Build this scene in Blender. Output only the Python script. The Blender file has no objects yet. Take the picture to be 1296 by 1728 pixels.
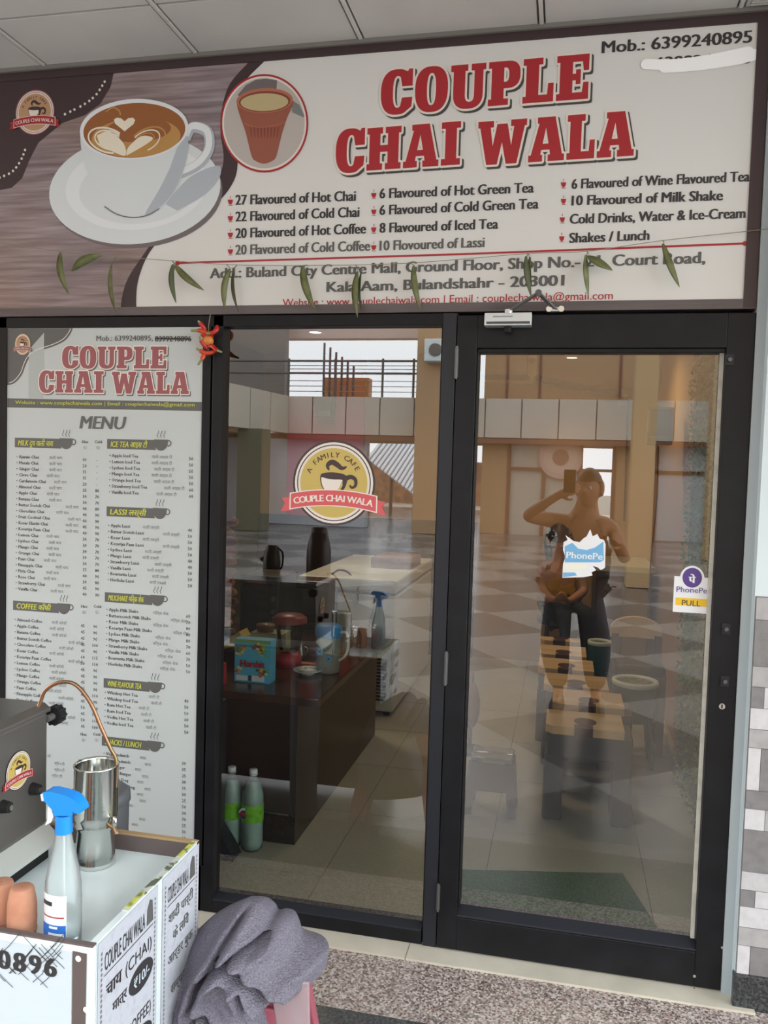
import bpy, bmesh, math, random
from mathutils import Vector, Matrix, Euler
random.seed(7)
S = bpy.context.scene
COL = S.collection
PI = math.pi
R_ = math.radians

# ------------------------------------------------------------------ camera, world, lights, exposure
FPX = 1400.78
CAM = Vector((0.0, -2.6, 1.547))
ROT = ((0.9763721870765875, 0.21403280702322308, 0.029787746155777676),
       (0.04046875416427968, -0.04569562733800866, -0.9981353563413015),
       (-0.21227254235928017, 0.9757570738457116, -0.05327758065436174))
cam_d = bpy.data.cameras.new('camera')
cam = bpy.data.objects.new('camera', cam_d)
COL.objects.link(cam)
cam_d.sensor_fit = 'VERTICAL'
cam_d.sensor_height = 24.0
cam_d.sensor_width = 18.0
cam_d.lens = FPX / 1728.0 * 24.0
cam_d.clip_start = 0.01
cam_d.clip_end = 200
m3 = Matrix(((ROT[0][0], -ROT[1][0], -ROT[2][0]), (ROT[0][1], -ROT[1][1], -ROT[2][1]), (ROT[0][2], -ROT[1][2], -ROT[2][2])))
cam.matrix_world = Matrix.Translation(CAM) @ m3.to_4x4()
S.camera = cam

S.view_settings.view_transform = 'Standard'
S.view_settings.look = 'None'
S.view_settings.gamma = 1.0
S.view_settings.use_curve_mapping = False
S.view_settings.exposure = 0.14

SKY = 4.6
world = bpy.data.worlds.new('overcast_sky')
S.world = world
world.use_nodes = True
bg = world.node_tree.nodes['Background']
bg.inputs[0].default_value = (0.93, 0.97, 1.0, 1)
bg.inputs[1].default_value = SKY

def area_light(name, loc, target, sx, sy, power, color=(1, 1, 1)):
    d = bpy.data.lights.new(name, 'AREA')
    d.shape = 'RECTANGLE'
    d.size = sx
    d.size_y = sy
    d.energy = power
    d.color = color
    o = bpy.data.objects.new(name, d)
    COL.objects.link(o)
    o.location = loc
    o.rotation_euler = (Vector(target) - Vector(loc)).to_track_quat('-Z', 'Y').to_euler()
    return o

# ------------------------------------------------------------------ helpers
def ray(px, py):
    c = ((px - 648.0) / FPX, (py - 864.0) / FPX, 1.0)
    return Vector([sum(ROT[k][i] * c[k] for k in range(3)) for i in range(3)])
def P(px, py, x=None, y=None, z=None):
    d = ray(px, py)
    if x is not None: t = (x - CAM.x) / d.x
    elif y is not None: t = (y - CAM.y) / d.y
    else: t = (z - CAM.z) / d.z
    return CAM + d * t
def V(px, py, depth):
    """a point out in the court, read from its reflection in the shop glass"""
    p = P(px, py, y=depth)
    return Vector((p.x, -p.y, p.z))

def lin(c):
    c = c / 255.0
    return c / 12.92 if c <= 0.04045 else ((c + 0.055) / 1.055) ** 2.4
def rgb(r, g, b):
    return (lin(r), lin(g), lin(b), 1.0)

_M = {}
def mat(name, col, rough=0.55, metal=0.0, spec=0.5, noise=None, bump=None, emit=None, stretch=None, trans=None):
    if name in _M: return _M[name]
    m = bpy.data.materials.new(name)
    m.use_nodes = True
    nt = m.node_tree
    b = nt.nodes['Principled BSDF']
    b.inputs['Base Color'].default_value = rgb(*col)
    b.inputs['Roughness'].default_value = rough
    b.inputs['Metallic'].default_value = metal
    b.inputs['Specular IOR Level'].default_value = spec
    tc = mp = None
    if noise or bump:
        tc = nt.nodes.new('ShaderNodeTexCoord')
        mp = nt.nodes.new('ShaderNodeMapping')
        nt.links.new(tc.outputs['Object'], mp.inputs[0])
        if stretch: mp.inputs['Scale'].default_value = stretch
    if noise:
        sc, col2, lo, hi = noise
        n = nt.nodes.new('ShaderNodeTexNoise')
        n.inputs['Scale'].default_value = sc
        n.inputs['Detail'].default_value = 6
        r = nt.nodes.new('ShaderNodeValToRGB')
        r.color_ramp.elements[0].position = lo
        r.color_ramp.elements[1].position = hi
        r.color_ramp.elements[0].color = rgb(*col)
        r.color_ramp.elements[1].color = rgb(*col2)
        nt.links.new(mp.outputs[0], n.inputs['Vector'])
        nt.links.new(n.outputs['Fac'], r.inputs[0])
        nt.links.new(r.outputs[0], b.inputs['Base Color'])
    if bump:
        sc, st = bump
        n = nt.nodes.new('ShaderNodeTexNoise')
        n.inputs['Scale'].default_value = sc
        n.inputs['Detail'].default_value = 4
        bp = nt.nodes.new('ShaderNodeBump')
        bp.inputs['Strength'].default_value = st
        bp.inputs['Distance'].default_value = 0.01
        nt.links.new(mp.outputs[0], n.inputs['Vector'])
        nt.links.new(n.outputs['Fac'], bp.inputs['Height'])
        nt.links.new(bp.outputs[0], b.inputs['Normal'])
    if emit:
        b.inputs['Emission Color'].default_value = rgb(*col)
        b.inputs['Emission Strength'].default_value = emit
    if trans:
        b.inputs['Transmission Weight'].default_value = trans
    _M[name] = m
    return m

def clear(name, tint, ior=1.45, one_side=False, rough=0.0, body=None, keep=0.0):
    """thin see-through sheet: clear or tinted, with mirror reflections; keep = share of milky body colour"""
    if name in _M: return _M[name]
    m = bpy.data.materials.new(name)
    m.use_nodes = True
    nt = m.node_tree
    nt.nodes.clear()
    out = nt.nodes.new('ShaderNodeOutputMaterial')
    tr = nt.nodes.new('ShaderNodeBsdfTransparent')
    tr.inputs[0].default_value = tint + (1,)
    gl = nt.nodes.new('ShaderNodeBsdfGlossy')
    gl.inputs['Roughness'].default_value = rough
    fr = nt.nodes.new('ShaderNodeFresnel')
    fr.inputs['IOR'].default_value = ior
    mx = nt.nodes.new('ShaderNodeMixShader')
    fac = fr.outputs[0]
    if one_side:
        g = nt.nodes.new('ShaderNodeNewGeometry')
        s = nt.nodes.new('ShaderNodeMath'); s.operation = 'SUBTRACT'; s.inputs[0].default_value = 1.0
        nt.links.new(g.outputs['Backfacing'], s.inputs[1])
        k = nt.nodes.new('ShaderNodeMath'); k.operation = 'MULTIPLY'
        nt.links.new(fac, k.inputs[0]); nt.links.new(s.outputs[0], k.inputs[1])
        fac = k.outputs[0]
    nt.links.new(fac, mx.inputs[0])
    src = tr.outputs[0]
    if body:
        df = nt.nodes.new('ShaderNodeBsdfDiffuse')
        df.inputs[0].default_value = rgb(*body)
        m2 = nt.nodes.new('ShaderNodeMixShader')
        m2.inputs[0].default_value = keep
        nt.links.new(tr.outputs[0], m2.inputs[1]); nt.links.new(df.outputs[0], m2.inputs[2])
        src = m2.outputs[0]
    nt.links.new(src, mx.inputs[1]); nt.links.new(gl.outputs[0], mx.inputs[2])
    nt.links.new(mx.outputs[0], out.inputs[0])
    _M[name] = m
    return m

def speckle(name, cols, scale, rough=0.35, spec=0.5):
    """granite: cell noise picking among several grain colours"""
    m = bpy.data.materials.new(name); m.use_nodes = True
    nt = m.node_tree; b = nt.nodes['Principled BSDF']
    tc = nt.nodes.new('ShaderNodeTexCoord')
    vo = nt.nodes.new('ShaderNodeTexVoronoi'); vo.inputs['Scale'].default_value = scale
    r = nt.nodes.new('ShaderNodeValToRGB'); r.color_ramp.interpolation = 'CONSTANT'
    els = r.color_ramp.elements
    n = len(cols)
    els[0].position = 0; els[0].color = rgb(*cols[0])
    els[1].position = 1.0 / n; els[1].color = rgb(*cols[1])
    for i in range(2, n):
        e = els.new(i / n); e.color = rgb(*cols[i])
    sp = nt.nodes.new('ShaderNodeSeparateColor')
    nt.links.new(tc.outputs['Object'], vo.inputs['Vector'])
    nt.links.new(vo.outputs['Color'], sp.inputs[0])
    nt.links.new(sp.outputs[0], r.inputs[0])
    nt.links.new(r.outputs[0], b.inputs['Base Color'])
    b.inputs['Roughness'].default_value = rough
    b.inputs['Specular IOR Level'].default_value = spec
    _M[name] = m
    return m

_T = {}
CAP = 0.727
def glyphs(s, bold=0.0, res=3):
    k = (s, bold, res)
    if k in _T: return _T[k]
    c = bpy.data.curves.new('t', 'FONT')
    c.body = s; c.size = 1.0; c.offset = bold; c.resolution_u = res
    o = bpy.data.objects.new('t', c)
    COL.objects.link(o)
    dg = bpy.context.evaluated_depsgraph_get()
    me = bpy.data.meshes.new_from_object(o.evaluated_get(dg))
    vs = [(v.co.x, v.co.y) for v in me.vertices]
    fs = [tuple(p.vertices) for p in me.polygons]
    bpy.data.meshes.remove(me)
    bpy.data.objects.remove(o); bpy.data.curves.remove(c)
    _T[k] = (vs, fs)
    return _T[k]
def fill2d(contours, off=0.0):
    """outlines with holes -> (verts, faces), optionally grown outwards"""
    c = bpy.data.curves.new('t', 'CURVE'); c.dimensions = '2D'; c.fill_mode = 'BOTH'; c.offset = off
    for pts in contours:
        sp = c.splines.new('POLY'); sp.points.add(len(pts) - 1)
        for p, q in zip(sp.points, pts): p.co = (q[0], q[1], 0, 1)
        sp.use_cyclic_u = True
    o = bpy.data.objects.new('t', c); COL.objects.link(o)
    dg = bpy.context.evaluated_depsgraph_get()
    me = bpy.data.meshes.new_from_object(o.evaluated_get(dg))
    vs = [(v.co.x, v.co.y) for v in me.vertices]; fs = [tuple(p.vertices) for p in me.polygons]
    bpy.data.meshes.remove(me); bpy.data.objects.remove(o); bpy.data.curves.remove(c)
    return vs, fs

class MB:
    def __init__(s):
        s.v, s.f, s.m, s.sm, s.mats = [], [], [], [], []
    def mi(s, m):
        if m not in s.mats: s.mats.append(m)
        return s.mats.index(m)
    def add(s, vs, fs, m, smooth=False):
        k = len(s.v); i = s.mi(m)
        s.v += [tuple(v) for v in vs]
        for f in fs:
            s.f.append(tuple(a + k for a in f)); s.m.append(i); s.sm.append(smooth)
        return s
    def box(s, x0, x1, y0, y1, z0, z1, m):
        x0, x1 = min(x0, x1), max(x0, x1); y0, y1 = min(y0, y1), max(y0, y1); z0, z1 = min(z0, z1), max(z0, z1)
        vs = [(x0, y0, z0), (x1, y0, z0), (x1, y1, z0), (x0, y1, z0), (x0, y0, z1), (x1, y0, z1), (x1, y1, z1), (x0, y1, z1)]
        return s.add(vs, [(0, 3, 2, 1), (4, 5, 6, 7), (0, 1, 5, 4), (1, 2, 6, 5), (2, 3, 7, 6), (3, 0, 4, 7)], m)
    def hexa(s, vs, m):
        return s.add(vs, [(0, 3, 2, 1), (4, 5, 6, 7), (0, 1, 5, 4), (1, 2, 6, 5), (2, 3, 7, 6), (3, 0, 4, 7)], m)
    def obox(s, c, U, Vv, W, m):
        """box from centre and three half-extent vectors"""
        c, U, Vv, W = Vector(c), Vector(U), Vector(Vv), Vector(W)
        vs = [c + a * U + b * Vv + d * W for d in (-1, 1) for a, b in ((-1, -1), (1, -1), (1, 1), (-1, 1))]
        return s.hexa(vs, m)
    def bar(s, p0, p1, w, h, m, up=(0, 0, 1)):
        p0, p1 = Vector(p0), Vector(p1); d = p1 - p0
        n = d.cross(Vector(up))
        if n.length < 1e-6: n = d.cross(Vector((1, 0, 0)))
        n.normalize(); u = n.cross(d).normalized()
        return s.obox((p0 + p1) / 2, d / 2, n * w / 2, u * h / 2, m)
    def cyl(s, p0, p1, r0, m, r1=None, n=24, caps=True):
        r1 = r0 if r1 is None else r1
        p0, p1 = Vector(p0), Vector(p1); d = (p1 - p0).normalized()
        a = d.orthogonal().normalized(); b = d.cross(a)
        k = []
        for p, r in ((p0, r0), (p1, r1)):
            k += [p + (a * math.cos(2 * PI * i / n) + b * math.sin(2 * PI * i / n)) * r for i in range(n)]
        s.add(k, [(i, (i + 1) % n, n + (i + 1) % n, n + i) for i in range(n)], m, True)
        if caps:
            s.add(k[:n], [tuple(reversed(range(n)))], m); s.add(k[n:], [tuple(range(n))], m)
        return s
    def tube(s, pts, r, m, n=8, caps=True):
        pts = [Vector(p) for p in pts]; N = len(pts)
        rs = r if isinstance(r, (list, tuple)) else [r] * N
        t = [(pts[min(i + 1, N - 1)] - pts[max(i - 1, 0)]).normalized() for i in range(N)]
        a = t[0].orthogonal().normalized(); vs = []
        for i in range(N):
            a = (a - t[i] * a.dot(t[i])).normalized(); b = t[i].cross(a)
            vs += [pts[i] + (a * math.cos(2 * PI * k / n) + b * math.sin(2 * PI * k / n)) * rs[i] for k in range(n)]
        fs = [(i * n + k, i * n + (k + 1) % n, (i + 1) * n + (k + 1) % n, (i + 1) * n + k) for i in range(N - 1) for k in range(n)]
        s.add(vs, fs, m, True)
        if caps:
            s.add(vs[:n], [tuple(reversed(range(n)))], m); s.add(vs[-n:], [tuple(range(n))], m)
        return s
    def lathe(s, prof, c, m, n=32, axis=None, sx=1.0, sy=1.0):
        c = Vector(c)
        if axis is None: A, B, D = Vector((1, 0, 0)), Vector((0, 1, 0)), Vector((0, 0, 1))
        else:
            D = Vector(axis).normalized(); A = D.orthogonal().normalized(); B = D.cross(A)
        vs = []
        for r, z in prof:
            vs += [c + D * z + A * (r * sx * math.cos(2 * PI * k / n)) + B * (r * sy * math.sin(2 * PI * k / n)) for k in range(n)]
        fs = [(i * n + k, i * n + (k + 1) % n, (i + 1) * n + (k + 1) % n, (i + 1) * n + k) for i in range(len(prof) - 1) for k in range(n)]
        return s.add(vs, fs, m, True)
    def ball(s, c, rx, ry, rz, m, nu=20, nv=12):
        c = Vector(c); vs = []
        for j in range(nv + 1):
            t = PI * j / nv
            for i in range(nu):
                a = 2 * PI * i / nu
                vs.append(c + Vector((rx * math.sin(t) * math.cos(a), ry * math.sin(t) * math.sin(a), rz * math.cos(t))))
        fs = [(j * nu + i, (j + 1) * nu + i, (j + 1) * nu + (i + 1) % nu, j * nu + (i + 1) % nu) for j in range(nv) for i in range(nu)]
        return s.add(vs, fs, m, True)
    def prism(s, poly, depth, m, smooth=False):
        """poly: list of 3-D points, depth: extrusion vector"""
        d = Vector(depth); a = [Vector(p) for p in poly]; n = len(a)
        b = [p + d for p in a]
        s.add(a, [tuple(range(n))], m); s.add(b, [tuple(reversed(range(n)))], m)
        s.add(a + b, [(i, n + i, n + (i + 1) % n, (i + 1) % n) for i in range(n)], m, smooth)
        return s
    def flat(s, pts, m):
        return s.add(pts, [tuple(range(len(pts)))], m)
    def text(s, t, O, U, Vv, h, m, w=None, bold=0.0, align='L', shear=0.0, res=3):
        """lettering: O start of the baseline, U/V unit directions, h capital height, w total width"""
        vs, fs = glyphs(t, 0.0, res)
        if not vs: return s
        x0 = min(p[0] for p in vs); x1 = max(p[0] for p in vs)
        ky = h / CAP; kx = (w / (x1 - x0)) if w else ky
        N = Vector(U).cross(Vector(Vv)); shifts = (0.0,) if bold <= 0.004 else ((-.5, .5) if bold < .02 else (-.7, 0, .7))
        ox = 0 if align == 'L' else (-(x1 - x0) * kx / 2 if align == 'C' else -(x1 - x0) * kx)
        O, U, Vv = Vector(O), Vector(U), Vector(Vv)
        for q, sh in enumerate(shifts):
            s.add([O + N * (0.00003 * q) + U * (ox + (p[0] - x0 + sh * bold * 1.5) * kx + shear * p[1] * ky) + Vv * (p[1] * ky) for p in vs], fs, m)
        return s
    def build(s, name, parent=None, bevel=0.0, kind=None, label=None, seg=2):
        me = bpy.data.meshes.new(name)
        me.from_pydata([tuple(v) for v in s.v], [], s.f)
        for m in s.mats: me.materials.append(m)
        me.polygons.foreach_set('material_index', s.m)
        me.polygons.foreach_set('use_smooth', s.sm)
        me.update()
        o = bpy.data.objects.new(name, me); COL.objects.link(o)
        if bevel:
            md = o.modifiers.new('bevel', 'BEVEL'); md.width = bevel; md.segments = seg; md.limit_method = 'ANGLE'
            md.angle_limit = R_(50)
        if parent is not None:
            o.parent = parent
            o.matrix_parent_inverse = world_of(parent).inverted()
        if kind: o['kind'] = kind
        if label: o['label'] = label
        return o

def world_of(o):
    m = o.matrix_basis.copy()
    if o.parent: m = world_of(o.parent) @ o.matrix_parent_inverse @ m
    return m
def tag(o, label, cat, group=None, kind=None):
    o['label'] = label; o['category'] = cat
    if group: o['group'] = group
    if kind: o['kind'] = kind
    return o
def thing(name, label, cat, loc=(0, 0, 0), group=None, kind=None):
    o = bpy.data.objects.new(name, None); COL.objects.link(o)
    o.location = loc; o.empty_display_size = 0.05
    return tag(o, label, cat, group, kind)
def dup(root, loc, label, rz=0.0):
    def cp(o, par):
        c = o.copy(); COL.objects.link(c)
        if par is not None: c.parent = par; c.matrix_parent_inverse = o.matrix_parent_inverse.copy()
        for ch in o.children: cp(ch, c)
        return c
    kids = cp(root, None)
    kids.location = loc; kids.rotation_euler.z = rz
    kids['label'] = label
    return kids

X, Y, Z = Vector((1, 0, 0)), Vector((0, 1, 0)), Vector((0, 0, 1))
def ell(cx, cy, rx, ry, n=40, rot=0.0, a0=0.0, a1=360.0):
    full = abs(a1 - a0) >= 359.9
    k = n if full else n + 1
    out = []
    for i in range(k):
        t = R_(a0 + (a1 - a0) * i / n); x, y = rx * math.cos(t), ry * math.sin(t)
        out.append((cx + x * math.cos(rot) - y * math.sin(rot), cy + x * math.sin(rot) + y * math.cos(rot)))
    return out
def smooth_path(pts, n=6):
    """Catmull-Rom through the given points"""
    out = []
    P_ = [pts[0]] + list(pts) + [pts[-1]]
    for i in range(1, len(P_) - 2):
        a, b, c, d = (Vector(p) for p in P_[i - 1:i + 3])
        for k in range(n):
            t = k / n
            out.append(0.5 * ((2 * b) + (c - a) * t + (2 * a - 5 * b + 4 * c - d) * t * t + (3 * b - a - 3 * c + d) * t ** 3))
    out.append(Vector(pts[-1]))
    return out

# ------------------------------------------------------------------ materials
M_black = mat('black_powder_coat', (19, 19, 22), 0.45, spec=0.25, noise=(9, (27, 28, 32), 0.45, 0.75))
M_black2 = mat('black_powder_coat_worn', (36, 38, 44), 0.4, spec=0.3)
M_steel = mat('brushed_steel', (190, 192, 190), 0.24, 1.0)
M_white = mat('white_paint', (208, 220, 222), 0.6)
M_cream = mat('cream_flex', (218, 217, 213), 0.45)
M_grey = mat('light_grey_flex', (188, 194, 193), 0.45)
M_red = mat('print_red', (168, 36, 44), 0.45)
M_redm = mat('print_red_faded', (150, 84, 88), 0.5)
M_brown = mat('print_dark_brown', (62, 46, 48), 0.45)
M_dark = mat('print_charcoal', (52, 50, 52), 0.5)
M_dgrey = mat('print_grey', (92, 92, 90), 0.5)
M_mgrey = mat('print_mid_grey', (120, 124, 122), 0.5)
M_lime = mat('print_lime', (200, 205, 70), 0.5)
M_outl = mat('print_pale_outline', (226, 218, 208), 0.45)
M_tan = mat('print_tan', (188, 146, 108), 0.45)
M_gold = mat('decal_gold', (196, 172, 92), 0.45)
M_pink = mat('decal_red', (208, 88, 92), 0.45)
M_glass = clear('shop_glass', (0.88, 0.90, 0.88), ior=2.65, one_side=True)
M_gl = clear('drinking_glass', (0.93, 0.95, 0.94), ior=1.45)
M_floor_in = mat('vitrified_tile', (176, 168, 150), 0.28, noise=(3.5, (166, 158, 140), 0.35, 0.7))
M_grout = mat('tile_grout', (130, 122, 108), 0.8)
M_sill = mat('cream_marble', (206, 200, 184), 0.35, noise=(6, (190, 184, 168), 0.4, 0.7))
M_gran = speckle('pink_grey_granite', [(92, 82, 78), (150, 140, 134), (182, 170, 164), (120, 108, 104), (160, 138, 132), (196, 188, 182)], 170, 0.35)
M_gran2 = speckle('black_granite', [(40, 42, 44), (58, 60, 62), (70, 72, 74), (48, 50, 52)], 160, 0.25)
M_beige = mat('beige_wall', (176, 134, 88), 0.7, noise=(1.2, (166, 126, 82), 0.4, 0.7))
M_wood_dark = mat('dark_laminate', (40, 28, 26), 0.3, noise=(7, (52, 34, 30), 0.4, 0.7), stretch=(1, 1, 0.15))
M_wood = mat('pale_wood', (222, 186, 138), 0.42, noise=(9, (206, 160, 108), 0.35, 0.7), stretch=(0.2, 1.5, 1))
M_inlay = mat('dark_walnut', (66, 36, 22), 0.4)
M_plank = None

# ------------------------------------------------------------------ floors and ceilings
fi = MB(); fi.box(-2.75, 0.80, 0.03, 4.35, -0.06, -0.002, M_grout)
for i in range(-5, 3):
    for j in range(0, 8):
        x0, y0 = -0.84 + 0.6 * i, 0.03 + 0.6 * j - 0.29
        fi.box(max(x0 + 0.002, -2.6), min(x0 + 0.598, 0.80), max(y0 + 0.002, 0.03), min(y0 + 0.598, 4.3), -0.02, 0.0, M_floor_in) if min(x0 + .598, .80) > max(x0 + .002, -2.6) and min(y0 + .598, 4.3) > max(y0 + .002, .03) else None
fi.build('floor', kind='structure')
fo = MB(); fo.box(-6, 0.60, -0.085, 0.03, -0.06, -0.001, M_sill); fo.box(0.60, 2.0, -0.085, -0.05, -0.06, -0.008, M_gran)
fo.box(-0.437, -0.434, -0.0855, 0.0, -0.05, -0.0005, M_grout)
fo.build('floor_sill', kind='structure')
fo = MB(); fo.box(-8, 6, -0.365, -0.085, -0.08, -0.008, M_gran); fo.build('floor_granite_strip', kind='structure')
fo = MB(); fo.box(-8, 6, -0.80, -0.365, -0.08, -0.008, M_gran2); fo.build('floor_dark_border', kind='structure')
# court floor: polished light tiles with dark diamonds
def court_mat():
    m = bpy.data.materials.new('court_tile'); m.use_nodes = True
    nt = m.node_tree; b = nt.nodes['Principled BSDF']
    tc = nt.nodes.new('ShaderNodeTexCoord'); mp = nt.nodes.new('ShaderNodeMapping')
    mp.inputs['Rotation'].default_value = (0, 0, R_(38))
    ck = nt.nodes.new('ShaderNodeTexChecker'); ck.inputs['Scale'].default_value = 0.9
    ck.inputs['Color1'].default_value = rgb(140, 136, 132); ck.inputs['Color2'].default_value = rgb(92, 88, 88)
    n = nt.nodes.new('ShaderNodeTexNoise'); n.inputs['Scale'].default_value = 0.8
    mx = nt.nodes.new('ShaderNodeMix'); mx.data_type = 'RGBA'; mx.blend_type = 'MULTIPLY'
    r = nt.nodes.new('ShaderNodeValToRGB'); r.color_ramp.elements[0].color = (0.7, 0.7, 0.7, 1); r.color_ramp.elements[1].color = (1, 1, 1, 1)
    nt.links.new(tc.outputs['Object'], mp.inputs[0]); nt.links.new(mp.outputs[0], ck.inputs[0])
    nt.links.new(tc.outputs['Object'], n.inputs[0]); nt.links.new(n.outputs[0], r.inputs[0])
    mx.inputs[0].default_value = 1.0
    nt.links.new(ck.outputs[0], mx.inputs[6]); nt.links.new(r.outputs[0], mx.inputs[7])
    nt.links.new(mx.outputs[2], b.inputs['Base Color'])
    b.inputs['Roughness'].default_value = 0.22
    b.inputs['Specular IOR Level'].default_value = 0.8
    return m
fo = MB(); fo.box(-16, 14, -30, -0.80, -0.08, -0.010, court_mat()); fo.build('floor_court', kind='structure')

M_ceil = mat('ceiling_panel', (206, 204, 198), 0.5, noise=(3, (196, 194, 190), 0.4, 0.7))
M_ceilg = mat('ceiling_joint', (120, 116, 110), 0.7)
ce = MB(); ZC = 2.885; OV = -3.4
ce.box(-4.2, 2.2, OV, 0.06, ZC + 0.012, ZC + 0.05, M_ceilg)
for i in range(-7, 4):
    x0 = 0.432 + 0.5575 * i
    for (ya, yb) in [(-0.29, -0.012)] + [(-0.29 - .56 * (k + 1), -0.30 - .56 * k) for k in range(6) if -0.29 - .56 * (k + 1) > OV - .2]:
        ce.box(x0 + 0.012, x0 + 0.5455, ya, yb, ZC, ZC + 0.012, M_ceil)
    ce.box(x0 - 0.006, x0 + 0.006, OV, 0.0, ZC - 0.003, ZC + 0.012, M_ceil)
ce.build('ceiling', kind='structure', bevel=0.0015)
ce = MB(); ce.box(-4.2, 0.52, -0.014, 0.10, 2.872, 2.90, M_ceilg); ce.build('trim_1', kind='structure')
vt = MB(); M_dk = mat('matt_black', (16, 16, 16), 0.8)
vt.box(0.455, 0.70, -0.06, -0.02, ZC - 0.002, ZC + 0.02, M_dk)
for k in range(3): vt.box(0.455, 0.70, -0.057 + k * 0.013, -0.052 + k * 0.013, ZC - 0.006, ZC + 0.01, M_ceil)
vt.build('trim_2', kind='structure')

# ------------------------------------------------------------------ right-hand pillar with mosaic tiling
pw = MB(); PX0 = 0.545
pw.box(PX0, 2.0, -0.05, 0.5, -0.05, 2.95, M_white)
pw.box(0.518, PX0, -0.012, 0.3, -0.01, 2.95, mat('grey_trim_paint', (168, 178, 182), 0.5))
pil = pw.build('wall_right', kind='structure')
tl = MB()
tcol = [mat('mosaic_a', (190, 188, 190), 0.4, noise=(40, (178, 176, 178), 0.4, 0.7)), mat('mosaic_b', (168, 166, 166), 0.4, noise=(40, (156, 154, 154), 0.4, 0.7)),
        mat('mosaic_c', (128, 126, 126), 0.4, noise=(40, (116, 114, 114), 0.4, 0.7)), mat('mosaic_d', (202, 200, 202), 0.4, noise=(40, (190, 188, 190), 0.4, 0.7))]
z = 1.208
pat = [(0.065, [(0.5, 1)]), (0.135, [(0.22, 2), (0.3, 1)]), (0.06, [(0.4, 1)]), (0.062, [(0.035, 2), (0.4, 3)]), (0.062, [(0.3, 3)]), (0.055, [(0.4, 1)]),
       (0.125, [(0.035, 3), (0.3, 2)]), (0.055, [(0.075, 2), (0.3, 0)]), (0.062, [(0.055, 3), (0.3, 1)]), (0.125, [(0.075, 2), (0.2, 1)]), (0.055, [(0.3, 0)]), (0.05, [(0.04, 2), (0.3, 3)]),
       (0.062, [(0.3, 3)]), (0.055, [(0.3, 1)]), (0.125, [(0.035, 3), (0.3, 2)]), (0.05, [(0.075, 2), (0.3, 0)])]
for h, row in pat:
    x = PX0 + 0.004; k = 0
    while x < 1.9:
        w, c = row[k % len(row)]
        zb = max(z - h + 0.001, 0.095)
        if z - 0.001 > zb: tl.box(x, x + w - 0.0016, -0.0575, -0.045, zb, z - 0.001, tcol[c])
        x += w; k += 1
    z -= h
tl.box(PX0 + 0.002, 1.9, -0.055, -0.045, 0.09, 1.21, mat('mosaic_grout', (120, 120, 122), 0.8))
tl.build('wall_tiling', parent=pil)
sk = MB(); sk.box(0.540, 2.0, -0.068, -0.04, -0.01, 0.095, M_gran2); sk.build('baseboard_right', kind='structure', bevel=0.003)

# ------------------------------------------------------------------ shop interior shell
ws = MB(); ws.box(-2.7, 0.72, 4.25, 4.35, -0.05, 2.7, M_beige); ws.build('wall_back', kind='structure')
ws = MB(); ws.box(-2.7, -2.6, 0.05, 4.3, -0.05, 2.7, mat('olive_wall', (70, 66, 50), 0.7)); ws.build('wall_left', kind='structure')
ws = MB(); ws.box(0.672, 0.76, 0.52, 4.3, -0.05, 2.7, M_beige); ws.build('wall_side', kind='structure')
ws = MB(); ws.box(-2.7, 0.76, 0.06, 4.35, 2.5, 2.6, mat('interior_ceiling', (196, 176, 148), 0.7)); ws.build('ceiling_interior', kind='structure')
ws = MB(); ws.box(-4.2, -2.0, 0.02, 0.2, -0.05, 2.95, M_black); ws.build('wall_front', kind='structure')
ws = MB(); ws.box(-2.2, 0.55, 0.05, 0.10, 2.02, 2.95, M_dk); ws.build('wall_above', kind='structure')
dd = MB(); dd.box(-2.6, -.70, 4.20, 4.25, 0.0, 1.12, mat('wall_shade_brown', (44, 34, 30), .4)); dd.build('lower_wall_shade', kind='structure')  # added dark slab: shade of the lower back wall put into its colour
rp = MB(); rp.box(-2.35, -1.68, 4.215, 4.25, 1.121, 2.49, mat('red_panel', (200, 40, 52), 0.45)); o = rp.build('wall_panel')
tag(o, 'tall red wall panel on the back wall of the cafe', 'wall panel')

# ------------------------------------------------------------------ shopfront frames, glass, door
def fx(px, py, y=0.0): return P(px, py, y=y)
XF0, XF1 = -1.129, -0.400      # window glass
DG0, DG1 = -0.285, 0.441       # door glass
DJ = -0.348                    # joint post / door
fr = MB()
fr.box(-2.02, -1.945, 0, 0.06, 0.0, 2.035, M_black)
fr.box(-2.02, -1.129, 0, 0.06, 1.998, 2.035, M_black)
fr.box(-1.202, -1.172, 0, 0.06, 0.0, 2.0, M_black); fr.box(-1.172, -1.165, 0.012, 0.06, 0.0, 2.0, M_black)
fr.box(-2.02, -1.165, 0, 0.06, 0.0, 0.16, M_black)
fr.build('window_1', kind='structure', bevel=0.002)
w2 = MB()
w2.box(-1.165, XF0, 0, 0.06, 0.0, 2.035, M_black)
w2.box(-1.129, DJ, 0, 0.06, 1.998, 2.035, M_black)
w2.box(XF1 + 0.006, DJ - 0.003, -0.004, 0.06, 0.0, 2.035, M_black2)
w2.box(XF1, XF1 + 0.006, 0.012, 0.06, 0.0, 2.035, M_black)
w2.box(-1.129, XF1, 0, 0.06, 0.0, 0.042, M_black)
w2.prism([(-1.129, 0.0, 0.042), (-1.129, 0.0, 0.047), (-1.129, 0.03, 0.062), (-1.129, 0.06, 0.062), (-1.129, 0.06, 0.042)], (XF1 + 1.129, 0, 0), M_black2)
win2 = w2.build('window_2', kind='structure', bevel=0.002)
g = MB(); g.box(XF0, XF1 + 0.006, 0.030, 0.036, 0.058, 2.0, M_glass); g.build('pane', parent=win2)

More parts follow.
